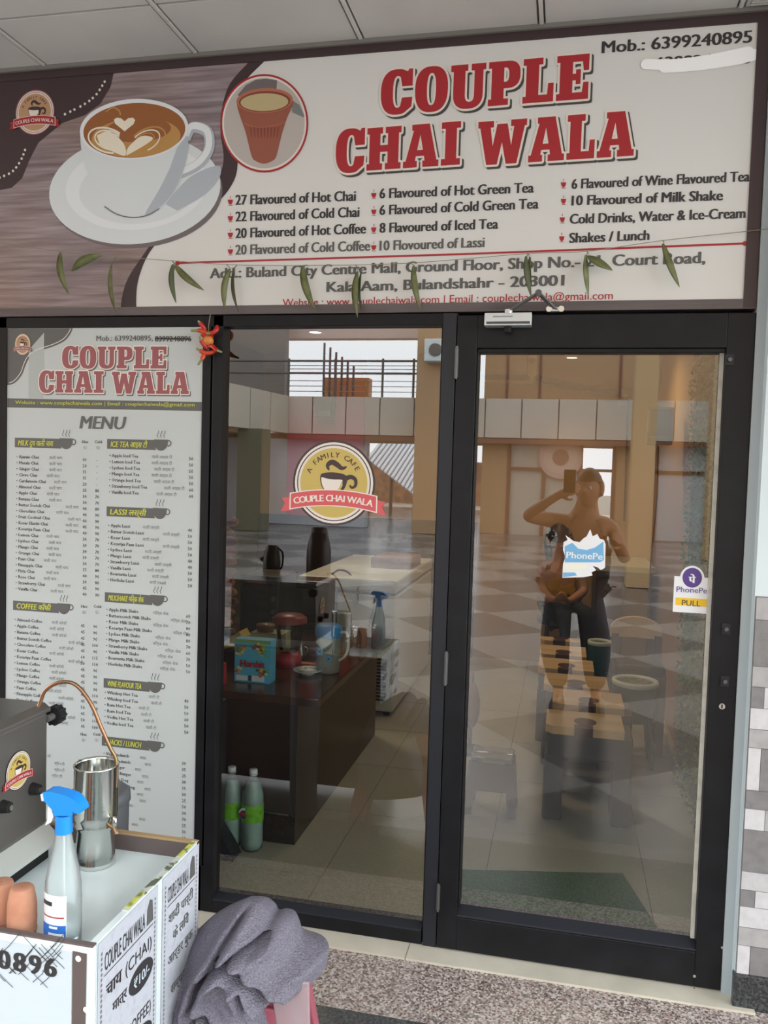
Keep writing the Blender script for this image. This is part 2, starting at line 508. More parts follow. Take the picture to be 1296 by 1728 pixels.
dr = MB()
ZT, ZG0, ZG1, XR = 2.026, 0.139, 1.925, 0.517
dr.box(DJ, DG0, -0.008, 0.05, 0.004, ZT, M_black)
dr.box(DG1, XR, -0.008, 0.05, 0.004, ZT, M_black)
dr.box(DG0, DG1, -0.008, 0.05, ZG1, ZT, M_black)
dr.box(DG0, DG1, -0.008, 0.05, 0.004, 0.112, M_black)
dr.prism([(DG0, -0.006, 0.112), (DG0, -0.006, 0.118), (DG0, 0.03, 0.139), (DG0, 0.05, 0.139), (DG0, 0.05, 0.112)], (DG1 - DG0, 0, 0), M_black2)
dr.box(DG0, DG0 + 0.006, 0.0, 0.05, ZG0, ZG1, M_black); dr.box(DG0, DG1, 0.0, 0.05, ZG1 - 0.012, ZG1, M_black)
door = dr.build('door_1', kind='structure', bevel=0.002)
g = MB(); g.box(DG0 + 0.004, DG1, 0.030, 0.036, 0.135, ZG1, M_glass); g.build('pane', parent=door)
g = MB(); g.box(DG1 - 0.0125, DG1 - 0.001, 0.018, 0.029, 0.139, ZG1 - 0.012, mat('glazing_strip', (206, 204, 192), 0.6, noise=(30, (186, 184, 172), 0.45, 0.7))); g.build('glazing_strip', parent=door)
h = MB(); M_hinge = mat('hinge_steel', (96, 98, 98), .4, .6)
for (z0, z1) in ((fx(740, 1535).z, fx(740, 1488).z), (fx(752, 1155).z, fx(755, 1098).z), (fx(770, 640).z, fx(773, 585).z)):
    xh = DJ + 0.001
    h.cyl((xh, -0.012, z0), (xh, -0.012, z1), 0.004, M_hinge, n=12)
    h.box(xh - 0.006, xh + 0.006, -0.011, -0.006, z0 + 0.005, z1 - 0.005, M_hinge)
    o = h.build('hinge', parent=door); h = MB()
lk = MB()
for (a, b) in ((1230, 608), (1224, 1060), (1222, 1148)):
    p = fx(a, b)
    lk.box(p.x - 0.012, p.x + 0.012, -0.012, -0.006, p.z - 0.016, p.z + 0.016, M_black2)
    lk.cyl((p.x, -0.02, p.z), (p.x, -0.011, p.z), 0.006, M_hinge, n=12)
    lk.build('lock_plate', parent=door); lk = MB()
p = fx(1217, 1190); lk.cyl((p.x, -0.014, p.z), (p.x, -0.008, p.z), 0.009, M_steel, n=16); lk.box(p.x - 0.0018, p.x + 0.0018, -0.0145, -0.0135, p.z - 0.006, p.z + 0.006, M_dk)
lk.build('keyhole', parent=door)
for (a, b) in ((1218, 1596), (1171, 1644), (1171, 1667)):
    p = fx(a, b); lk = MB(); lk.cyl((p.x, -0.0105, p.z), (p.x, -0.0075, p.z), 0.0045, M_steel, n=12); lk.build('screw', parent=door)
# door closer above the door
pa, pb = fx(820, 545), fx(898, 545)
dc = thing('door_closer', 'silver hydraulic door closer with folding arm above the glass door', 'door closer', ((pa.x + pb.x) / 2, 0, pa.z))
zc = (pa.z + pb.z) / 2
M_sil = mat('silver_paint', (196, 200, 200), 0.35, 0.4)
b = MB(); b.box(pa.x, pb.x, -0.052, -0.0085, zc - 0.016, zc + 0.022, M_sil); b.box(pa.x + .006, pb.x - .004, -0.0525, -0.05, zc - 0.012, zc - 0.004, mat('dark_groove', (70, 72, 76), 0.5))
b.box(pa.x + .025, pa.x + .085, -0.0526, -0.05, zc + 0.008, zc + 0.013, mat('worn_label', (150, 154, 154), .5))
b.build('body', parent=dc, bevel=0.003)
e0, e1, e2 = fx(860, 530), fx(910, 503), fx(937, 524)
a = MB(); a.bar((e0.x, -0.045, zc + 0.026), (e1.x, -0.075, e1.z), 0.018, 0.005, M_dgrey); a.cyl((e0.x, -0.045, zc + 0.02), (e0.x, -0.045, zc + 0.032), 0.012, M_sil); a.build('main_arm', parent=dc)
a = MB(); a.bar((e1.x, -0.075, e1.z), (e2.x, -0.02, e2.z), 0.014, 0.005, M_dgrey); a.cyl((e1.x, -0.078, e1.z), (e1.x, -0.07, e1.z), 0.01, M_dgrey); a.build('link_arm', parent=dc)
a = MB(); a.box(e2.x - 0.025, e2.x + 0.025, -0.024, -0.004, e2.z - 0.006, e2.z + 0.006, M_sil)
for dx in (-0.018, 0.018): a.cyl((e2.x + dx, -0.028, e2.z), (e2.x + dx, -0.02, e2.z), 0.009, M_steel, n=14)
a.build('bracket', parent=dc)
a = MB(); a.cyl(((pa.x + pb.x) / 2, -0.03, zc - 0.034), ((pa.x + pb.x) / 2, -0.03, zc - 0.014), 0.011, M_dk); a.build('valve_cap', parent=dc)

# ------------------------------------------------------------------ printed artwork helpers
class Sheet:
    """a printed sheet: u,v coordinates on a plane, ink layers stacked by fractions of a millimetre"""
    def __init__(s, O, U, Vv, N, eps=0.0004):
        s.O, s.U, s.V, s.N, s.eps, s.n = Vector(O), Vector(U), Vector(Vv), Vector(N), eps, 0
    def pt(s, u, v, k=1): return s.O + s.U * u + s.V * v + s.N * (s.eps * k + 8e-6 * (s.n % 40))
    def poly(s, mb, pts, m, k=1): s.n += 1; mb.flat([s.pt(a, b, k) for a, b in pts], m); return mb
    def ring(s, mb, cx, cy, r0, r1, m, k=1, n=48, sy=1.0):
        s.n += 1; a = ell(cx, cy, r0, r0 * sy, n); b = ell(cx, cy, r1, r1 * sy, n)
        mb.add([s.pt(x, y, k) for x, y in a + b], [(i, (i + 1) % n, n + (i + 1) % n, n + i) for i in range(n)], m)
    def band(s, mb, pts, w, m, k=1):
        """thick line along pts; w number or list"""
        s.n += 1; n = len(pts); ws = w if isinstance(w, list) else [w] * n; vs = []
        for i, p in enumerate(pts):
            a, b = pts[max(i - 1, 0)], pts[min(i + 1, n - 1)]
            dx, dy = b[0] - a[0], b[1] - a[1]; L = math.hypot(dx, dy) or 1
            nx, ny = -dy / L, dx / L
            vs += [s.pt(p[0] + nx * ws[i] / 2, p[1] + ny * ws[i] / 2, k), s.pt(p[0] - nx * ws[i] / 2, p[1] - ny * ws[i] / 2, k)]
        mb.add(vs, [(2 * i, 2 * i + 1, 2 * i + 3, 2 * i + 2) for i in range(n - 1)], m)
    def text(s, mb, t, u, v, h, m, k=1, **kw):
        mb.text(t, s.pt(u, v, k), s.U, s.V, h, m, **kw)
    def arctext(s, mb, t, cx, cy, r, a0, a1, h, m, k=1, bold=0.0, squeeze=1.0):
        n = len(t)
        for i, ch in enumerate(t):
            if ch == ' ': continue
            a = R_(a0 + (a1 - a0) * i / (n - 1)); d = -1 if a1 < a0 else 1
            tx, ty = (math.sin(a), -math.cos(a)) if d < 0 else (-math.sin(a), math.cos(a))
            U = s.U * tx + s.V * ty; W = s.U * (-ty) + s.V * tx
            mb.text(ch, s.pt(cx + r * math.cos(a), cy + r * math.sin(a), k), U, W, h, m, bold=bold, align='C')

def badge(sh, tan, red, ink, white, outer, k=4):
    """the round cup emblem with its ribbon, unit radius about the sheet's origin"""
    mb = MB()
    sh.ring(mb, 0, 0, 0.97, 1.03, outer, k); sh.poly(mb, ell(0, 0, 0.98, 0.98, 48), white, k)
    sh.ring(mb, 0, 0, 0.90, 0.925, outer, k + 1); sh.poly(mb, ell(0, 0, 0.84, 0.84, 48), tan, k + 2)
    sh.arctext(mb, 'A FAMILY CAFE', 0, 0, 0.62, 155, 32, 0.13, ink, k + 3, bold=0.02)
    st = smooth_path([(-0.12, 0.30, 0), (-0.16, 0.42, 0), (-0.05, 0.5, 0), (0.08, 0.44, 0), (0.2, 0.36, 0), (0.32, 0.40, 0)], 5)
    n = len(st); sh.band(mb, [(p.x, p.y) for p in st], [0.02 + 0.11 * math.sin(PI * min(1, i / n * 1.05)) ** 0.7 for i in range(n)], ink, k + 3)
    bowl = [(-0.34, 0.16)] + ell(0.0, 0.12, 0.34, 0.42, 24, 0, 190, 350) + [(0.36, 0.14)]
    sh.poly(mb, bowl, ink, k + 3)
    sh.poly(mb, [(-0.31, 0.13)] + ell(-0.03, 0.1, 0.28, 0.36, 20, 0, 190, 335) + [(0.22, 0.08)], white, k + 4)
    sh.band(mb, [(0.05, -0.22), (0.17, -0.12), (0.22, 0.06)], [0.02, 0.05, 0.02], tan, k + 5)
    sh.poly(mb, ell(0.0, 0.17, 0.33, 0.085, 32, -0.03), ink, k + 5)
    hd = smooth_path([(0.28, 0.1, 0), (0.42, 0.16, 0), (0.54, 0.1, 0), (0.55, -0.04, 0), (0.46, -0.1, 0), (0.41, -0.04, 0)], 5)
    sh.band(mb, [(p.x, p.y) for p in hd], [0.12 - 0.08 * i / len(hd) for i in range(len(hd))], ink, k + 5)
    # ribbon
    def cy(u): return -0.36 - 0.10 * u * u + (0.0)
    def rib(a, b, hh, dy, m, kk, n=20):
        us = [a + (b - a) * i / n for i in range(n + 1)]
        vs = [sh.pt(u, cy(u) + hh + dy, kk) for u in us] + [sh.pt(u, cy(u) - hh + dy, kk) for u in us]
        mb.add(vs, [(i, n + 1 + i, n + 2 + i, i + 1) for i in range(n)], m)
    for sgn in (-1, 1):
        e = [(sgn * 1.0, cy(1) + 0.10), (sgn * 1.3, cy(1.3) + 0.12), (sgn * 1.22, cy(1.2) - 0.03), (sgn * 1.32, cy(1.3) - 0.2), (sgn * 1.0, cy(1) - 0.24)]
        sh.poly(mb, e if sgn < 0 else e[::-1], red, k + 5)
    rib(-1.10, 1.10, 0.205, 0, white, k + 6); rib(-1.07, 1.07, 0.18, 0, red, k + 7)
    t = 'COUPLE CHAI WALA'
    wd = [0.30 if ch == ' ' else max(p[0] for p in glyphs(ch)[0]) - min(p[0] for p in glyphs(ch)[0]) + 0.13 for ch in t]; tw_ = sum(wd); acc = 0
    for ch, w1 in zip(t, wd):
        u = -0.98 + 1.96 * (acc + w1 / 2) / tw_; acc += w1
        if ch == ' ': continue
        sl = -0.2 * u; L = math.hypot(1, sl)
        mb.text(ch, sh.pt(u, cy(u) - 0.085, k + 8), (sh.U + sh.V * sl) / L, (sh.V - sh.U * sl) / L, 0.165, white, bold=0.03, align='C', w=None)
    return mb

# slab-serif display capitals, drawn as outlines one unit high
def _arc(cx, cy, rx, ry, a0, a1, n=14, p=2.5):
    out = []
    for i in range(n + 1):
        t = R_(a0 + (a1 - a0) * i / n); c, s_ = math.cos(t), math.sin(t)
        out.append((cx + rx * math.copysign(abs(c) ** (2 / p), c), cy + ry * math.copysign(abs(s_) ** (2 / p), s_)))
    return out
SLAB = {
 'I': (0.54, [[(0, 0), (.54, 0), (.54, .15), (.43, .15), (.43, .85), (.54, .85), (.54, 1), (0, 1), (0, .85), (.11, .85), (.11, .15), (0, .15)]]),
 'H': (1.0, [[(0, 0), (.46, 0), (.46, .15), (.39, .15), (.39, .42), (.61, .42), (.61, .15), (.54, .15), (.54, 0), (1, 0), (1, .15), (.93, .15), (.93, .85), (1, .85), (1, 1), (.54, 1), (.54, .85), (.61, .85), (.61, .58), (.39, .58), (.39, .85), (.46, .85), (.46, 1), (0, 1), (0, .85), (.07, .85), (.07, .15), (0, .15)]]),
 'L': (.78, [[(0, 0), (.78, 0), (.78, .42), (.64, .42), (.62, .17), (.40, .17), (.40, .85), (.50, .85), (.50, 1), (0, 1), (0, .85), (.08, .85), (.08, .15), (0, .15)]]),
 'E': (.80, [[(0, 0), (.80, 0), (.80, .38), (.67, .38), (.64, .16), (.40, .16), (.40, .43), (.48, .43), (.48, .34), (.60, .34), (.60, .67), (.48, .67), (.48, .58), (.40, .58), (.40, .84), (.64, .84), (.67, .64), (.80, .64), (.80, 1), (0, 1), (0, .85), (.08, .85), (.08, .15), (0, .15)]]),
 'P': (.82, [[(0, 0), (.52, 0), (.52, .15), (.40, .15), (.40, .38)] + _arc(.50, .69, .32, .31, -90, 90) + [(0, 1), (0, .85), (.08, .85), (.08, .15), (0, .15)], [(.40, .53)] + _arc(.44, .69, .09, .16, -90, 90) + [(.40, .85)]]),
 'U': (.92, [[(0, 1), (0, .85), (.07, .85)] + _arc(.46, .33, .39, .35, 180, 360) + [(.85, .85), (.92, .85), (.92, 1), (.54, 1), (.54, .85), (.62, .85)] + _arc(.50, .31, .12, .17, 360, 180) + [(.38, .85), (.45, .85), (.45, 1)]]),
 'O': (.88, [_arc(.44, .5, .44, .53, 0, 350, 35), _arc(.44, .5, .12, .37, 0, 350, 35)]),
 'C': (.86, [[(.86, 1.02), (.76, 1.02), (.72, .96)] + _arc(.44, .5, .44, .53, 72, 292, 22) + [(.84, .14), (.86, .36), (.58, .36)] + _arc(.46, .5, .13, .37, 300, 60, 14) + [(.58, .62), (.86, .62)]]),
 'A': (1.02, [[(0, 0), (.40, 0), (.40, .15), (.345, .15), (.365, .26), (.60, .26), (.62, .15), (.56, .15), (.56, 0), (1.02, 0), (1.02, .15), (.96, .15), (.74, 1), (.24, 1), (.24, .86), (.29, .86), (.07, .15), (0, .15)], [(.40, .40), (.565, .40), (.483, .76)]]),
 'W': (1.42, [[(0, 1), (0, .85), (.06, .85), (.27, 0), (.58, 0), (.71, .50), (.84, 0), (1.15, 0), (1.36, .85), (1.42, .85), (1.42, 1), (.96, 1), (.96, .85), (1.05, .85), (.98, .42), (.86, .92), (.56, .92), (.44, .42), (.37, .85), (.46, .85), (.46, 1)]]),
}
_SL = {}
def slab_word(mb, sh, word, u0, v0, w, h, m, k, off=0.0, gap=0.07, space=0.30, dx=0.0, dy=0.0, line=None):
    """line: (du, dv) direction of the baseline per unit of width"""
    tot = sum(SLAB[c][0] + gap if c != ' ' else space for c in word) - gap
    kx = w / tot; x = 0
    for c in word:
        if c == ' ': x += space; continue
        if c not in _SL: _SL[c] = fill2d(SLAB[c][1], 0.0)
        vs, fs = _SL[c]
        for q in range(16 if off else 1):
            sh.n += 1
            ox, oy = (off * math.cos(q * PI / 8) * h, off * math.sin(q * PI / 8) * h) if off else (0, 0)
            pts = [sh.pt(u0 + dx + ox + (x + a) * kx, v0 + dy + oy + (line or 0) * (x + a) * kx + b * h, k) for a, b in vs]
            mb.add(pts, fs, m)
        x += SLAB[c][0] + gap

# ------------------------------------------------------------------ the big shop sign
def sx(px, py): p = fx(px, py); return (p.x, p.z)
SG = Sheet((0, 0, 0), X, Z, -Y)
sl, sr_, sb, st_ = -2.35, 0.513, 2.040, 2.869
sign = thing('shop_sign', 'wide printed cafe sign across the top of the shopfront with red lettering', 'shop sign', ((sl + sr_) / 2, 0, sb))
b = MB(); b.box(sl, sr_, 0.0, 0.045, sb, st_, M_cream); b.build('panel', parent=sign)
f = MB()
zin = sx(1100, 52)[1]; xin = sx(1265, 300)[0]
f.box(sl, sr_ + .003, -0.004, 0.046, zin, st_ + .004, M_brown); f.box(xin, sr_ + .003, -0.0042, 0.046, sb, st_, M_brown)
f.box(sl, sr_ + .003, -0.004, 0.046, sb - .002, sb + 0.026, mat('sign_lower_trim', (98, 90, 90), 0.45, noise=(4, (76, 66, 66), 0.4, 0.7), stretch=(0.5, 1, 6)))
f.build('sign_frame', parent=sign)
def px_poly(pts): return [sx(a / 2.0, b_ / 2.0) for a, b_ in pts]
# wooden table print
def plank_mat():
    m = bpy.data.materials.new('print_wood_planks'); m.use_nodes = True
    nt = m.node_tree; bs = nt.nodes['Principled BSDF']; bs.inputs['Roughness'].default_value = 0.45
    tc = nt.nodes.new('ShaderNodeTexCoord'); mp = nt.nodes.new('ShaderNodeMapping'); mp.inputs['Scale'].default_value = (1.2, 1, 22)
    n = nt.nodes.new('ShaderNodeTexNoise'); n.inputs['Scale'].default_value = 3; n.inputs['Detail'].default_value = 8
    r = nt.nodes.new('ShaderNodeValToRGB'); e = r.color_ramp.elements
    e[0].position = 0.3; e[0].color = rgb(128, 120, 122); e[1].position = 0.72; e[1].color = rgb(192, 188, 192)
    k = e.new(0.5); k.color = rgb(164, 156, 158)
    n2 = nt.nodes.new('ShaderNodeTexNoise'); n2.inputs['Scale'].default_value = 2.2
    r2 = nt.nodes.new('ShaderNodeValToRGB'); r2.color_ramp.elements[0].color = rgb(225, 225, 240); r2.color_ramp.elements[1].color = rgb(215, 180, 150)
    mx = nt.nodes.new('ShaderNodeMix'); mx.data_type = 'RGBA'; mx.blend_type = 'MULTIPLY'; mx.inputs[0].default_value = 1
    nt.links.new(tc.outputs['Object'], mp.inputs[0]); nt.links.new(mp.outputs[0], n.inputs[0]); nt.links.new(n.outputs[0], r.inputs[0])
    nt.links.new(tc.outputs['Object'], n2.inputs[0]); nt.links.new(n2.outputs[0], r2.inputs[0])
    nt.links.new(r.outputs[0], mx.inputs[6]); nt.links.new(r2.outputs[0], mx.inputs[7]); nt.links.new(mx.outputs[2], bs.inputs['Base Color'])
    return m
right_edge = [(892, 208), (830, 270), (790, 330), (780, 420), (798, 520), (802, 560), (790, 610), (750, 668), (690, 712), (600, 760), (530, 820), (490, 880), (466, 950), (460, 1010), (462, 1058)]
left_edge = [(838, 212), (775, 285), (748, 375), (745, 450), (755, 530), (742, 590), (702, 648), (622, 716), (540, 786), (480, 866), (432, 940), (412, 1005), (406, 1062)]
def sm2(pts, n=4): return [(p.x, p.y) for p in smooth_path([(a, b_, 0) for a, b_ in pts], n)]
zl, zh = sb + 0.027, zin
b = MB()
SG.poly(b, [(sl, zl), (sl, zh)] + [sx(838 / 2, 212 / 2)] + px_poly(sm2(left_edge)) , plank_mat(), 1)
b.build('table_print', parent=sign)
b = MB(); SG.poly(b, px_poly(sm2(left_edge)) + px_poly(sm2(right_edge))[::-1], M_brown, 2)
blob = [(-60, 250), (-60, 640), (0, 642), (40, 634), (75, 602), (100, 540), (130, 482), (210, 416), (290, 388), (340, 350), (374, 292), (386, 240)]
SG.poly(b, px_poly(blob), M_brown, 2); b.build('wave_print', parent=sign)
b = MB()
for path in ([(362, 262), (346, 290), (322, 324), (283, 354), (212, 390)], [(92, 488), (72, 540), (42, 580), (0, 600)]):
    b = MB(); sp = smooth_path([(a, c, 0) for a, c in path], 12); acc = 0; last = sp[0]
    for q in sp:
        acc += (q - last).length; last = q
        if acc > 15: acc = 0; SG.poly(b, px_poly(ell(q.x, q.y, 4, 4.6, 10)), M_outl, 4)
    b.build('dotted_line', parent=sign)
# coffee cup print
c1 = mat('print_cup_white', (214, 220, 222), 0.45); c2 = mat('print_cup_shade', (176, 184, 192), 0.45); c3 = mat('print_cup_light', (226, 230, 232), 0.45)
c4 = mat('print_coffee', (150, 92, 48), 0.45); c5 = mat('print_coffee_light', (186, 140, 78), 0.45); c6 = mat('print_milk_foam', (232, 224, 204), 0.45); c7 = mat('print_shadow', (112, 104, 104), 0.45)
b = MB()
E_ = lambda *a, **k: px_poly(ell(*a, **k))
SG.poly(b, E_(462, 655, 290, 182, 56, -0.08), c7, 3)
SG.poly(b, E_(456, 640, 290, 184, 56, -0.10), c1, 4)
SG.poly(b, E_(462, 630, 240, 146, 56, -0.10), c3, 5)
SG.poly(b, E_(468, 640, 200, 116, 48, -0.08), c1, 6)
SG.poly(b, px_poly(sm2([(560, 690), (640, 600), (735, 560), (742, 600), (690, 660), (600, 712)])), c2, 6)
hp = sm2([(628, 470), (650, 432), (700, 446), (706, 505), (668, 558), (600, 590)], 6)
hq = [sx(a / 2, c / 2) for a, c in hp]; SG.band(b, hq, 0.036, c2, 7); SG.band(b, [(u - .002, v + .005) for u, v in hq], 0.022, c3, 8)
body = [(272, 440), (276, 500), (292, 570), (322, 640), (360, 692), (400, 722), (446, 734), (496, 728), (540, 704), (580, 664), (612, 604), (632, 530), (638, 440)]
SG.poly(b, px_poly(sm2(body, 4)), c1, 9)
SG.poly(b, px_poly(sm2([(600, 500), (636, 460), (630, 540), (606, 612), (574, 668), (530, 708), (490, 728), (540, 640), (575, 570)], 4)), c2, 10)
SG.band(b, px_poly(sm2([(355, 698), (395, 724), (446, 735), (496, 729), (540, 705)], 4)), 0.0035, c7, 11)
SG.poly(b, E_(455, 438, 183, 102, 56, -0.06), c3, 11)
SG.poly(b, E_(456, 442, 172, 92, 56, -0.06), c4, 12)
SG.poly(b, E_(462, 466, 150, 66, 48, -0.06), c5, 13)
SG.poly(b, E_(470, 440, 110, 42, 40, -0.06), c4, 14)
for k_ in range(4):
    SG.band(b, px_poly(ell(366 + 8 * k_, 476, 66 - 14 * k_, 40 - 9 * k_, 24, 0.3, 60, 300)), 0.006 - 0.0008 * k_, c6, 15)
    SG.band(b, px_poly(ell(500 - 6 * k_, 478, 66 - 14 * k_, 40 - 9 * k_, 24, -0.5, -120, 100)), 0.005 - 0.0008 * k_, c6 if k_ % 2 else c5, 15)
SG.poly(b, px_poly(sm2([(330, 460), (372, 446), (420, 486), (426, 528), (380, 512), (340, 490)], 4)), c6, 16)
SG.poly(b, px_poly(sm2([(430, 528), (436, 500), (480, 462), (520, 470), (480, 500)], 4)), c6, 16)
SG.band(b, px_poly(sm2([(360, 380), (385, 366), (405, 376), (410, 392)], 5)), 0.005, c5, 16)
SG.poly(b, px_poly([(424, 446), (392, 420), (388, 406), (398, 400), (412, 402), (424, 412), (436, 402), (452, 400), (460, 408), (454, 422)]), c6, 17)
b.build('coffee_cup_print', parent=sign)
# clay cup roundel
b = MB(); q1 = mat('print_pale_stone', (186, 178, 172), 0.45); q2 = mat('print_clay', (150, 86, 68), 0.45); q3 = mat('print_clay_dark', (130, 62, 46), 0.45); q4 = mat('print_clay_rim', (176, 108, 84), 0.45); q5 = mat('print_tea', (190, 172, 130), 0.45)
SG.poly(b, E_(893, 417, 148, 166, 56), M_red, 5); SG.poly(b, E_(893, 417, 142, 159, 56), M_outl, 6); SG.poly(b, E_(893, 417, 136, 152, 56), q1, 7)
def zz(pts): return px_poly([(720 + x / 3.6, 200 + y / 3.6) for x, y in pts])
SG.poly(b, zz([(300, 440), (400, 320), (520, 255), (640, 240), (780, 260), (770, 380), (500, 420), (330, 460)]), c7, 8)
SG.poly(b, zz([(960, 500), (1050, 560), (1110, 690), (1100, 712), (960, 650)]), M_mgrey, 8)
SG.poly(b, zz(sm2([(290, 520), (300, 600), (340, 730), (400, 900), (470, 1180), (520, 1240), (620, 1275), (720, 1240), (770, 1180), (830, 940), (900, 720), (955, 600), (968, 500), (800, 470), (500, 470)], 3)), q2, 9)
for i in range(9):
    x = 450 + i * 42; SG.poly(b, zz([(x, 830), (x + 18, 830), (x + 14 - (i - 4) * 4, 960), (x + 6 - (i - 4) * 4, 960)]), q3, 10)
SG.band(b, zz(sm2([(380, 780), (480, 822), (620, 832), (760, 810), (860, 770)], 4)), 0.0022, q4, 10)
SG.poly(b, zz(ell(630, 510, 342, 152, 40, -0.04)), q4, 11); SG.poly(b, zz(ell(630, 522, 312, 126, 40, -0.04)), q3, 12); SG.poly(b, zz(ell(628, 530, 290, 108, 40, -0.03)), q5, 13)
b.build('clay_cup_print', parent=sign)
# emblem at the left
ctr = sx(59.5, 190); rx_ = sx(105, 190)[0] - ctr[0]
badge(Sheet((ctr[0], 0, ctr[1]), X * 0.074, Z * 0.074, -Y), M_tan, M_red, M_brown, M_outl, M_redm, 5).build('emblem', parent=sign)
# heading
SH_ = mat('print_drop_shadow', (70, 66, 62), 0.5)
def heading(parent, mats, a, b1, h, sheet, k, word, name=None, mb=None):
    (u0, v0), (u1, v1) = a, b1
    m = mb or MB(); ln = (v1 - v0) / (u1 - u0)
    slab_word(m, sheet, word, u0, v0, u1 - u0, h, mats[2], k, off=0.045, dx=h * 0.05, dy=-h * 0.055, line=ln)
    slab_word(m, sheet, word, u0, v0, u1 - u0, h, mats[1], k + 1, off=0.05, line=ln)
    slab_word(m, sheet, word, u0, v0, u1 - u0, h, mats[0], k + 2, off=0.0, line=ln)
    return m
h1 = sx(641, 124)[1] - sx(641, 196)[1]
mb = heading(sign, (M_red, M_outl, SH_), sx(642, 194), sx(992, 167), h1, SG, 3, 'COUPLE')
heading(sign, (M_red, M_outl, SH_), sx(566, 292), sx(776, 278), h1, SG, 3, 'CHAI', mb=mb)
heading(sign, (M_red, M_outl, SH_), sx(805, 280), sx(1069, 263), h1, SG, 3, 'WALA', mb=mb)
mb.build('heading', parent=sign)
def line_px(mb, t, x0, y0, x1, y1, hp, m, bold=0.012, sheet=SG, k=3, res=3):
    a, c = sx(x0, y0), sx(x1, y1); d = Vector((c[0] - a[0], 0, c[1] - a[1])); L = d.length; d.normalize()
    h = sx(x0, y0 - hp)[1] - a[1]
    mb.text(t, sheet.pt(a[0], a[1], k), d, Z, h, m, w=L, bold=bold, res=res)
mb = MB()
rows = [('27 Flavoured of Hot Chai', 398, 346, 600, 339), ('22 Flavoured of Cold Chai', 398, 374, 606, 366), ('20 Flavoured of Hot Coffee', 398, 402, 617, 394), ('20 Flavoured of Cold Coffee', 398, 430, 624, 423),
        ('6 Flavoured of Hot Green Tea', 641, 335, 900, 325), ('6 Flavoured of Cold Green Tea', 641, 363, 908, 352), ('8 Flavoured of Iced Tea', 641, 393, 840, 386), ('10 Flovoured of Lassi', 641, 423, 817, 417),
        ('6 Flavoured of Wine Flavoured Tea', 965, 319, 1264, 306), ('10 Flavoured of Milk Shake', 965, 347, 1219, 338), ('Cold Drinks, Water & Ice-Cream', 962, 378, 1257, 368), ('Shakes / Lunch', 961, 410, 1095, 405)]
LN = []
for i, r in enumerate(rows): line_px(mb, *r, 17.5, M_dgrey if i in (3, 7) else M_dark, bold=0.04); LN.append(mb.build('flavour_line', parent=sign)); mb = MB()
for i, r in enumerate(rows):
    bl = MB()
    bx = (389, 389, 389, 389, 631, 631, 631, 631, 951, 951, 949, 948)[i]
    by = r[2] - 6 - (0 if i < 8 else 2)
    SG.poly(bl, [sx(bx + a, by + c) for a, c in ((-4.5, -3), (4.5, -3), (3.5, 2), (1.5, 5), (-1.5, 5), (-3.5, 2))], M_red, 3)
    SG.poly(bl, [sx(bx + a, by + c) for a, c in ((-3.5, 6), (3.5, 6), (3.5, 7), (-3.5, 7))], M_red, 3)
    SG.band(bl, [sx(bx + 0.5, by - 5), sx(bx - 0.5, by - 7), sx(bx + 0.8, by - 9)], 0.0022, M_pink, 3)
    bl.build('cup_bullet', parent=LN[i])
ln = MB(); SG.band(ln, [sx(300, 444), sx(780, 429), sx(1257, 411)], 0.006, M_red, 3)
SG.poly(ln, [sx(300 + a, 444 + c) for a, c in ell(0, 0, 4, 4, 14)], M_red, 4); SG.poly(ln, [sx(1257 + a, 411 + c) for a, c in ell(0, 0, 4, 4, 14)], M_red, 4)
ln.build('divider_line', parent=sign)
mb = MB(); line_px(mb, 'Add.: Buland City Centre Mall, Ground Floor, Shop No.- 21, Court Road,', 355, 470, 1189, 444, 18, M_dgrey, 0.04)
mb.build('address_line', parent=sign); mb = MB(); line_px(mb, 'Kala Aam, Bulandshahr - 203001', 552, 493, 951, 482, 18, M_dgrey, 0.04); mb.build('address_line', parent=sign)
mb = MB(); line_px(mb, 'Website : www.couplechaiwala.com | Email : couplechaiwala@gmail.com', 477, 517, 1034, 505, 13, M_red, 0.008); mb.build('web_address', parent=sign)
mb = MB(); line_px(mb, 'Mob.: 6399240895', 1016, 90, 1268, 72, 21, M_dark, 0.03); mb.build('phone_number', parent=sign)
mb = MB(); line_px(mb, '6399240896', 1106, 116, 1266, 107, 20, M_dark, 0.03)
M_pw = mat('white_correction_paint', (255, 255, 255), 0.5)
for (pts, w) in (([(1090, 109), (1140, 109), (1200, 101), (1262, 88)], 0.030), ([(1122, 114), (1180, 110), (1240, 101), (1272, 93)], 0.032)):
    q = [sx(a, c) for a, c in sm2(pts, 5)]; SG.band(mb, q, w, M_pw, 6)
    for e in (q[0], q[-1]): SG.poly(mb, ell(e[0], e[1], w / 2, w / 2, 16), M_pw, 6)
mb.build('painted_out_number', parent=sign)

# ------------------------------------------------------------------ the printed menu board in the left bay
MN = Sheet((0, 0.004, 0), X, Z, -Y)
menu = thing('menu_board', 'tall grey printed menu board with price lists in the left bay', 'menu board', (-1.57, 0.01, 0.16))
b = MB(); b.box(-1.945, -1.202, 0.004, 0.02, 0.16, 1.998, M_grey); b.build('panel', parent=menu)
b = MB()
hd = [(12, 553), (122, 553), (118, 563), (108, 575), (90, 584), (66, 592), (50, 602), (42, 616), (36, 632), (24, 646), (11, 650)]
b_ = [sx(a, c) for a, c in sm2(hd[1:], 4)]
zt_ = 1.997
MN.poly(b, [(-1.944, zt_)] + [(min(p[0], 0), min(p[1], zt_)) for p in b_], M_dgrey, 1)
MN.band(b, [(p[0] - 0.006, p[1] + 0.006) for p in b_[2:-2]], 0.0025, M_outl, 2)
p0, p1 = sx(11, 672), sx(342, 690)
